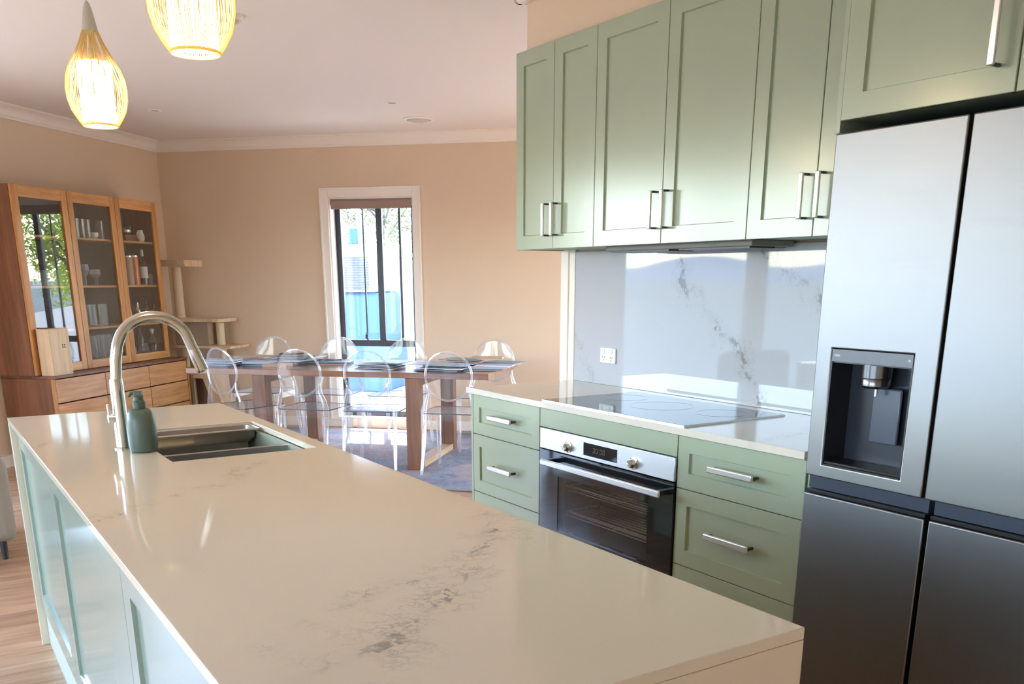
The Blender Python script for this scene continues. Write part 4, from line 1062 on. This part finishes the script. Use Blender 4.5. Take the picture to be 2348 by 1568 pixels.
mb = MB(); mb.lathe([(0.008, 0.16), (0.02, 0.185), (0.018, 0.205), (0.004, 0.212)], 12); mb.build('stopper', M['porcelain'], t)

# pine wine box standing in front of the left door
t = thing('wine_box', 'pale pine wine box standing upright on the sideboard before the left door', 'box', D(-4.982, 6.31, 0.7146), ROT)
mb = MB(); mb.box((-0.055, -0.11, 0.0), (0.055, 0.11, 0.35)); mb.build('box_body', M['pine'], t, bevel=0.002)
mb = MB(); mb.box((0.0552, -0.104, 0.006), (0.060, 0.104, 0.344)); mb.build('sliding_lid', M['pine'], t, bevel=0.001)
mb = MB()
for yy in (0.022, 0.045):
    for z_ in (0.205, 0.222): mb.box((0.0600, yy - 0.007, z_), (0.0606, yy + 0.007, z_ + 0.010))
mb.build('branded_mark', M['ink'], t)

# ------------------------------------------------------------------ cat tree
ctree = thing('cat_tree', 'pale wooden cat tree with three stepped platforms in the far corner', 'cat tree', D(-4.95, 8.38, 0), ROT)
def CT(u, v, z): return (u + 4.95, v - 8.38, z)
def ctb(name, a, b, mat='cat', bevel=0.003, mi=None):
    mb = MB(); mb.box(CT(*a), CT(*b)); return mb.build(name, M[mat], ctree, bevel=bevel)
ctb('base_board', (-5.25, 8.15, 0.0), (-4.55, 8.60, 0.02))
def post(u, v, z0, z1, r=0.042):
    mb = MB(); x_, y_, _ = CT(u, v, 0); mb.lathe([(r, z0), (r, z1)], 20, (x_, y_, 0)); mb.build('post', M['sisal'], ctree)
post(-5.19, 8.45, 0.02, 1.54, 0.046)
post(-4.755, 8.42, 0.79, 1.02, 0.04)
post(-4.80, 8.52, 0.02, 0.785, 0.035)
ctb('platform', (-5.31, 8.26, 1.545), (-5.00, 8.58, 1.562))
mb = MB(); mb.box(CT(-5.31, 8.25, 1.5625), CT(-4.98, 8.262, 1.604)); mb.box(CT(-4.992, 8.262, 1.545), CT(-4.98, 8.58, 1.604)); mb.build('perch_rim', M['cat'], ctree)
ctb('platform', (-5.20, 8.22, 1.030), (-4.655, 8.58, 1.062))
mb = MB(); mb.box(CT(-5.17, 8.30, 0.81), CT(-4.82, 8.57, 1.028)); mb.build('shaded_gap', M['cat_dark'], ctree, bevel=0.004)  # brown block painted in for the shaded gap between the platforms
ctb('platform', (-5.15, 8.20, 0.785), (-4.54, 8.58, 0.809))
ctb('platform', (-5.13, 8.18, 0.50), (-4.78, 8.56, 0.54))
ctb('leg', (-5.00, 8.19, 0.02), (-4.955, 8.23, 0.50)); ctb('leg', (-5.12, 8.19, 0.02), (-5.09, 8.23, 0.50))
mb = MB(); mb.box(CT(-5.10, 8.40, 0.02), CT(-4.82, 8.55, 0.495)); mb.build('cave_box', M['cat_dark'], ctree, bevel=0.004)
mb = MB(); mb.add([CT(-4.86, 8.19, 0.50), CT(-4.76, 8.19, 0.54), CT(-4.60, 8.19, 0.02), CT(-4.70, 8.19, 0.02), CT(-4.86, 8.45, 0.50), CT(-4.76, 8.45, 0.54), CT(-4.60, 8.45, 0.02), CT(-4.70, 8.45, 0.02)],
    [(0, 3, 2, 1), (4, 5, 6, 7), (0, 1, 5, 4), (1, 2, 6, 5), (2, 3, 7, 6), (3, 0, 4, 7)]); mb.build('ramp', M['cat'], ctree)

# ------------------------------------------------------------------ dining table
T0, T1, TV0, TV1 = -4.08, -1.62, 6.64, 7.70
tb = thing('dining_table', 'long hardwood dining table with thick slab legs on pale sled feet', 'table', D((T0 + T1) / 2, (TV0 + TV1) / 2, 0.0), ROT)
hl, hd = (T1 - T0) / 2, (TV1 - TV0) / 2
for i in range(5):
    a = -hd + i * 2 * hd / 5
    mb = MB(); mb.box((-hl, a + 0.0005, 0.712), (hl, a + 2 * hd / 5 - 0.0005, 0.755)); mb.build('tabletop_board', M['table'], tb, bevel=0.002)
for x_ in (-0.62, 0.635):
    for y_ in (-hd + 0.015, hd - 0.115):
        mb = MB(); mb.box((x_ - 0.055, y_, 0.012), (x_ + 0.055, y_ + 0.10, 0.7115)); mb.build('leg', M['table_leg'], tb, bevel=0.003)
    mb = MB(); mb.box((x_ - 0.05, -hd + 0.1155, 0.012), (x_ + 0.05, hd - 0.1155, 0.062)); mb.build('sled_foot', M['sled'], tb, bevel=0.003)
    mb = MB(); mb.box((x_ - 0.045, -hd + 0.1155, 0.65), (x_ + 0.045, hd - 0.1155, 0.711)); mb.build('crossbar', M['table_leg'], tb, bevel=0.002)

# things on the table
def sheet(u, v, z, w, l, h, ang, mat, name, label, cat, group=None, tilt=0.0):
    mb = MB(); n_ = 8; vs_ = []; fs = []
    for k in range(2):
        for i in range(n_ + 1):
            s = i / n_ - 0.5
            zz = z + (h if k else 0) + 0.006 * tilt * (math.cos(s * 5 + round(u * 2) * 1.3) + 1)
            for y_ in (-l / 2, l / 2): vs_.append((s * w, y_, zz))
    m_ = 2 * (n_ + 1)
    for i in range(n_):
        fs.append((m_ + 2 * i, m_ + 2 * i + 2, m_ + 2 * i + 3, m_ + 2 * i + 1)); fs.append((2 * i, 2 * i + 1, 2 * i + 3, 2 * i + 2))
        fs.append((2 * i, 2 * i + 2, m_ + 2 * i + 2, m_ + 2 * i)); fs.append((2 * i + 1, m_ + 2 * i + 1, m_ + 2 * i + 3, 2 * i + 3))
    fs.append((0, m_, m_ + 1, 1)); fs.append((2 * n_, 2 * n_ + 1, m_ + 2 * n_ + 1, m_ + 2 * n_))
    vs_ = [(a, b, c - z) for a, b, c in vs_]
    mb.add(vs_, fs)
    o = mb.build(name, M[mat], loc=D(u, v, z), rotz=ROT + math.radians(ang))
    return tag(o, label, cat, group)
TZ = 0.7553
def pile(u, v, n, mats, w, l, h, name, label, cat, group, jit=0.02, ang=12, tilt=0.0):
    z = TZ
    CN = {'cover_d': 'slate blue', 'paper_b': 'pale blue', 'paper': 'white', 'cover_t': 'tan', 'cover_g': 'grey-green', 'cover_k': 'black'}
    ORD = ['lowest', 'second from the bottom', 'third from the bottom', 'fourth from the bottom', 'fifth from the bottom', 'sixth from the bottom']
    base_label = label
    for i in range(n):
        m = mats[i % len(mats)]
        label = CN[m] + ' ' + base_label + ', ' + ('topmost' if i == n - 1 else ORD[i])
        hh_ = h * random.uniform(0.7, 1.3)
        sheet(u + random.uniform(-jit, jit), v + random.uniform(-jit, jit), z, w, l, hh_, random.uniform(-ang, ang), m, name, label, cat, group, tilt)
        z += hh_ + 0.0004 + (0.0045 if tilt else 0)
    return z
pile(-3.92, 6.88, 6, ['cover_d', 'paper_b', 'cover_d', 'paper'], 0.28, 0.21, 0.009, 'magazine', 'magazine at the left end of the table', 'magazine', 'magazines, left end stack')
pile(-3.85, 7.38, 6, ['paper', 'cover_t', 'paper', 'cover_t'], 0.30, 0.22, 0.008, 'magazine', 'magazine stacked at the back left', 'magazine', 'magazines, back left stack')
pile(-3.62, 6.98, 3, ['cover_d', 'cover_g', 'paper_b'], 0.22, 0.18, 0.011, 'folder', 'folder right of the left end magazines', 'folder', 'folders, left part of table')
sheet(-3.42, 6.90, TZ, 0.20, 0.15, 0.022, 4, 'cover_t', 'notebook', 'thick tan notebook near the table edge, left part', 'notebook')
zt = pile(-3.42, 7.28, 6, ['paper', 'cover_g', 'paper', 'paper_b'], 0.34, 0.24, 0.005, 'newspaper', 'newspaper in the heap left of the window', 'newspaper', 'newspapers, left heap', 0.05, 20, 0.5)
sheet(-3.46, 7.26, zt + 0.012, 0.20, 0.10, 0.008, 20, 'cover_k', 'tablet_case', 'black case lying on top of the newspaper heap', 'case', None, 0.3)
sheet(-3.22, 7.52, TZ + 0.0004, 0.14, 0.10, 0.010, -8, 'cover_k', 'wallet', 'black wallet at the right of the newspaper heap', 'wallet')
z1 = pile(-3.05, 7.22, 2, ['cover_t', 'cover_d'], 0.26, 0.18, 0.010, 'book', 'book lying in the middle of the table', 'book', 'books, table middle')
zt = pile(-2.56, 7.00, 6, ['paper', 'cover_g', 'paper_b', 'paper'], 0.32, 0.24, 0.004, 'newspaper', 'newspaper in the pile before the window', 'newspaper', 'newspapers, middle pile', 0.05, 20, 0.4)
zt = pile(-2.05, 6.88, 6, ['paper_b', 'cover_g', 'paper', 'cover_d'], 0.34, 0.25, 0.004, 'newspaper', 'newspaper above the right front leg', 'newspaper', 'newspapers, right pile', 0.05, 20, 0.5)
zt = pile(-2.02, 7.42, 4, ['cover_g', 'paper', 'cover_t'], 0.30, 0.22, 0.006, 'brochure', 'brochure at the back right of the table', 'brochure', 'brochures, back right', 0.03, 20, 0.4)
sheet(-1.80, 7.36, zt + 0.012, 0.26, 0.12, 0.012, 2, 'cover_t', 'wooden_board', 'flat brown board on the brochures at the right end', 'board')
for i in range(5):
    sheet(-1.74 + 0.015 * i, 6.95 + 0.13 * i, TZ + 0.0008 + 0.0042 * i, 0.30, 0.21, 0.003, 18 - 9 * i, ['cover_g', 'paper_b', 'paper', 'paper_b', 'cover_g'][i], 'paper_sheet', ['grey-green sheet nearest the front corner', 'pale blue sheet second from the front corner', 'white sheet in the middle of the fan', 'pale blue sheet second from the back', 'grey-green sheet farthest back'][i] + ', right table end', 'paper', 'sheets at the table end', 0.0)

# ------------------------------------------------------------------ clear chairs
def make_chair():
    t = thing('ghost_chair', '', 'chair')
    t.name = 'clear_chair'
    # local: +y is the way the sitter faces; origin under the back
    ZC, RX, RZ = 0.735, 0.177, 0.176
    def by(z): return -0.02 - 0.10 * (z - 0.45) ** 1.0 * 0.45     # back leans away
    n = 40
    ring = []
    for i in range(n):
        a = 2 * math.pi * i / n
        x = RX * math.cos(a); z = ZC + RZ * math.sin(a)
        ring.append((x, by(z) + 0.9 * x * x, z))
    mb = MB(); mb.tube(ring, 0.0085, 8, closed=True); mb.build('back_rim', M['ghost_rim'], t)
    mb = MB(); vs_ = []; fs = []
    for k in (0, 1):
        for x, y, z in ring: vs_.append((x * 0.97, y + (0.003 if k else -0.003), ZC + (z - ZC) * 0.97))
    c0 = len(vs_); vs_ += [(0, by(ZC) - 0.003, ZC), (0, by(ZC) + 0.003, ZC)]
    for i in range(n):
        j = (i + 1) % n
        fs.append((c0, i, j)); fs.append((c0 + 1, n + j, n + i))
    mb.add(vs_, fs); mb.build('back_panel', M['ghost'], t)
    # stiles from the oval down into the rear legs
    for s in (-1, 1):
        mb = MB()
        pts = [(s * 0.158, by(0.66) + 0.022, 0.655), (s * 0.162, by(0.62) + 0.02, 0.60), (s * 0.186, 0.0, 0.535), (s * 0.200, 0.005, 0.47), (s * 0.198, -0.005, 0.30), (s * 0.202, -0.03, 0.15), (s * 0.210, -0.058, 0.012), (s * 0.210, -0.058, 0.0)]
        mb.tube(pts, [0.008, 0.012, 0.018, 0.022, 0.018, 0.015, 0.013, 0.013], 10); mb.build('leg', M['ghost_rim'], t)
        mb = MB()
        pts = [(s * 0.208, 0.395, 0.455), (s * 0.206, 0.40, 0.30), (s * 0.204, 0.40, 0.15), (s * 0.203, 0.398, 0.0)]
        mb.tube(pts, [0.024, 0.019, 0.015, 0.012], 10); mb.build('leg', M['ghost_rim'], t)
    # seat, rounded square with an apron
    def rr(hx_, y0, y1, r, z, n_=6):
        pts = []
        for cx, cyy, a0 in ((hx_ - r, y1 - r, 0), (-hx_ + r, y1 - r, 90), (-hx_ + r, y0 + r, 180), (hx_ - r, y0 + r, 270)):
            for i in range(n_):
                a = math.radians(a0 + 90 * i / (n_ - 1)); pts.append((cx + r * math.cos(a), cyy + r * math.sin(a), z))
        return pts
    mb = MB(); ra, rb_ = rr(0.222, -0.01, 0.42, 0.06, 0.452), rr(0.222, -0.01, 0.42, 0.06, 0.463)
    m_ = len(ra)
    mb.add(ra + rb_, [tuple(range(m_ - 1, -1, -1)), tuple(range(m_, 2 * m_))] + [(i, (i + 1) % m_, m_ + (i + 1) % m_, m_ + i) for i in range(m_)])
    mb.build('seat', M['ghost'], t)
    mb = MB(); rc, rd = rr(0.216, -0.004, 0.414, 0.055, 0.405), rr(0.216, -0.004, 0.414, 0.055, 0.451)
    mb.add(rc + rd, [(i, (i + 1) % m_, m_ + (i + 1) % m_, m_ + i) for i in range(m_)]); mb.build('apron', M['ghost'], t)
    mb = MB(); mb.tube(rr(0.223, -0.011, 0.421, 0.06, 0.4575), 0.0032, 6, closed=True); mb.build('seat_edge', M['edge_refraction'], t)
    return t
proto = make_chair()
RUGZ = 0.012
near = [(-3.70, 6.53, -24, 'clear round-backed chair at the left end of the near side, turned to the right'),
        (-3.06, 6.53, -4, 'clear round-backed chair in front of the table, second from left'),
        (-2.52, 6.53, 3, 'clear round-backed chair directly in front of the window'),
        (-1.89, 6.53, 0, 'clear round-backed chair nearest the drawers, at the right of the near side')]
far = [(-3.93, 7.86, 178, 'clear round-backed chair behind the table, at its far left'),
       (-3.29, 7.86, 182, 'clear round-backed chair behind the table, before the window frame'),
       (-2.66, 7.86, 178, 'clear round-backed chair behind the table, at the right window edge'),
       (-1.87, 7.86, 180, 'clear round-backed chair behind the right end of the table')]
for i, (u, v, ang, lab) in enumerate(near + far):
    c = proto if i == 0 else copy_tree(proto)
    c.location = D(u, v, RUGZ); c.rotation_euler = (0, 0, ROT + math.radians(ang))
    c['label'] = lab; c['category'] = 'chair'; c['group'] = 'clear dining chairs'

# rug
rg = thing('rug', 'patterned blue, grey and rust Persian-style rug under the dining table', 'rug', D(-2.80, 7.26, 0.0), ROT)
mb = MB(); mb.box((-1.55, -1.20, 0.0008), (1.35, 1.20, 0.0105)); mb.build('pile', M['rug'], rg, bevel=0.003)
mb = MB()
for s, x_ in ((1, 1.352), (-1, -1.552)):
    for i in range(150):
        y_ = -1.19 + i * 2.38 / 149
        mb.box((x_, y_ - 0.004, 0.001), (x_ + s * random.uniform(0.05, 0.07), y_ + 0.004, 0.005))
mb.build('fringe', M['fringe'], rg, kind='stuff')

# ------------------------------------------------------------------ armchair at the left edge
ac = thing('armchair', 'greige upholstered armchair just visible beyond the left end of the island', 'armchair', (-0.06, 5.72, 0.0))
def soft(name, a, b, bev=0.04):
    mb = MB(); mb.box(a, b); return mb.build(name, M['sofa'], ac, bevel=bev, seg=4)
soft('seat_base', (-0.36, -0.34, 0.11), (0.36, 0.40, 0.34), 0.03)
soft('arm', (0.24, -0.40, 0.10), (0.39, 0.40, 0.53), 0.05)
soft('arm', (-0.39, -0.40, 0.10), (-0.24, 0.40, 0.53), 0.05)
soft('backrest', (-0.36, -0.42, 0.30), (0.36, -0.22, 0.86), 0.07)
soft('seat_cushion', (-0.235, -0.21, 0.342), (0.235, 0.41, 0.47), 0.04)
for a, b in ((-0.32, -0.34), (0.32, -0.34), (-0.32, 0.34), (0.32, 0.34)):
    mb = MB(); mb.lathe([(0.014, 0.0), (0.020, 0.11)], 12, (a, b, 0)); mb.build('leg', M['sofa_leg'], ac)

# ------------------------------------------------------------------ outdoors
mb = MB()
N = 48
mb.add([(900 * math.cos(2 * math.pi * i / N), 900 * math.sin(2 * math.pi * i / N), -0.2) for i in range(N)], [tuple(range(N))])
tag(mb.build('ground', M['ground']), 'dry grassy ground outside the house', 'ground', kind='structure')
# concrete path and pebbles outside the dining window
mb = MB(); mb.box((-7.0, 10.4, -0.18), (2.5, 19.0, -0.04)); struct(mb.build('concrete_yard', M['concrete'], rotz=ROT))
mb = MB(); mb.box((-6.5, FW + 0.17, -0.18), (-1.0, 10.395, -0.07))
for i in range(1500):
    u, v = random.uniform(-4.6, -2.0), random.uniform(FW + 0.25, 10.3); r = random.uniform(0.018, 0.04)
    mb.lathe([(r * 0.6, -0.072), (r, -0.072 + r * 0.4), (r * 0.5, -0.072 + r * 0.8)], 6, (u, v, 0))
tag(mb.build('pebble_bed', M['pebble'], rotz=ROT), 'bed of grey pebbles just outside the dining window', 'pebbles', kind='stuff')
# white evaporative cooler on a blue plinth
cl = thing('air_cooler', 'big white louvred air cooler on a blue base seen through the window', 'air cooler', D(-4.85, 12.3, -0.04), ROT)
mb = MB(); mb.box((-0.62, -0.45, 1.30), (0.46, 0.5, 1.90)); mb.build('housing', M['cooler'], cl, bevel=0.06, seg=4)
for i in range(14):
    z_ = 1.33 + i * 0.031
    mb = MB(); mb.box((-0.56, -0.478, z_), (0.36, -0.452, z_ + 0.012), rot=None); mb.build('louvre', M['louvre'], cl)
mb = MB(); mb.box((-0.60, -0.42, 0.62), (0.48, 0.46, 1.295)); mb.build('tank', M['blue_tank'], cl, bevel=0.05, seg=3)
mb = MB(); mb.box((-0.66, -0.48, 0.0), (0.54, 0.52, 0.615)); mb.build('stand', M['blue_tank'], cl, bevel=0.02)
mb = MB(); mb.box((-0.03, -0.1, 1.905), (0.09, 0.1, 2.12)); mb.build('top_box', M['blue_tank'], cl, bevel=0.01)
# white wall with a falling top edge, standing in for a bright sunlit slope
mb = MB()
vs_ = [(-4.6, 12.95, -0.04), (0.5, 12.95, -0.04), (0.5, 12.95, 0.9), (-4.6, 12.95, 1.72), (-4.6, 13.15, -0.04), (0.5, 13.15, -0.04), (0.5, 13.15, 0.9), (-4.6, 13.15, 1.72)]
mb.add(vs_, [(0, 1, 2, 3), (7, 6, 5, 4), (3, 2, 6, 7), (1, 0, 4, 5), (0, 3, 7, 4), (1, 5, 6, 2)])
tag(mb.build('sunlit_slope_wall', M['sunlit_w'], rotz=ROT), 'white wall with a sloping top standing in for a sunlit slope outside the window', 'wall')
# trees
def tree(name, u, v, z, h, r, n, mat, label, group=None, leaf=0.07):
    t = thing(name, label, 'tree', D(u, v, z), 0, group)
    rnd = random.Random(int((u + 50) * 10))
    mb = MB()
    mb.tube([(0, 0, 0), (0.05, 0.03, h * 0.3), (-0.03, 0.05, h * 0.6), (0.02, 0, h * 0.85)], [0.09, 0.07, 0.045, 0.015], 8)
    tips = []
    for i in range(12):
        a = rnd.uniform(0, 6.28); z0_ = h * rnd.uniform(0.3, 0.75); rr_ = r * rnd.uniform(0.5, 0.95)
        tip = (rr_ * math.cos(a), rr_ * math.sin(a), z0_ + h * rnd.uniform(0.05, 0.3)); tips.append(tip)
        mb.tube([(0, 0, z0_), (tip[0] * 0.5, tip[1] * 0.5, (z0_ + tip[2]) / 2 + 0.05), tip], [0.035, 0.022, 0.008], 6)
    mb.build('trunk', M['bark'], t)
    mb = MB()
    for i in range(n):
        tx, ty, tz = rnd.choice(tips)
        g = lambda s: rnd.gauss(0, s)
        p = Vector((tx + g(r * 0.22), ty + g(r * 0.22), tz + g(h * 0.09)))
        d1 = Vector((g(1), g(1), g(1))).normalized() * leaf; d2 = Vector((g(1), g(1), g(1))).normalized().cross(d1).normalized() * leaf * 0.35
        mb.add([p - d1, p + d2, p + d1, p - d2], [(0, 1, 2, 3)])
    mb.build('foliage', M[mat], t, kind='stuff', smooth=0)
    return t
tree('gum_tree', -5.4, 19.2, -0.2, 5.2, 1.7, 5200, 'leaf', 'loose grey-green gum tree behind the air cooler')
tree('gum_tree', -3.7, 15.2, -0.2, 4.6, 1.1, 4200, 'leaf', 'leafy tree filling the right side of the window')
tree('gum_tree', -8.6, 24.0, -0.2, 6.5, 1.8, 3500, 'leaf', 'pale gum tree farthest to the left outside')
tree('lime_tree', 1.6, 15.6, -0.2, 3.0, 0.9, 4500, 'leaf_y', 'bright lime green tree mirrored in the left cabinet door', leaf=0.06)
# deck outside the left windows
mb = MB(); mb.box((LW - 3.2, -4.0, -0.16), (LW - 0.17, 6.0, -0.03)); struct(mb.build('outdoor_deck', M['deck'], rotz=ROT))
# distant hills
mb = MB(); NH = 160
vs_ = []; fs = []
for i in range(NH + 1):
    a = math.radians(60 + 190 * i / NH)
    hgt = 12.8 + 4.2 * math.sin(i * 0.75 - 1.05) + 0.5 * math.sin(i * 1.9)
    for rr_, hz_ in ((560, -0.3), (620, hgt * 0.6), (680, hgt), (760, hgt * 0.7), (860, -0.3)):
        vs_.append((rr_ * math.cos(a), rr_ * math.sin(a), hz_))
for i in range(NH):
    for j in range(4):
        fs.append((i * 5 + j, i * 5 + j + 1, (i + 1) * 5 + j + 1, (i + 1) * 5 + j)[::-1])
mb.add(vs_, fs); tag(mb.build('hills', M['hill'], smooth=180), 'low blue-green hills on the horizon beyond the left windows', 'hills', kind='structure')
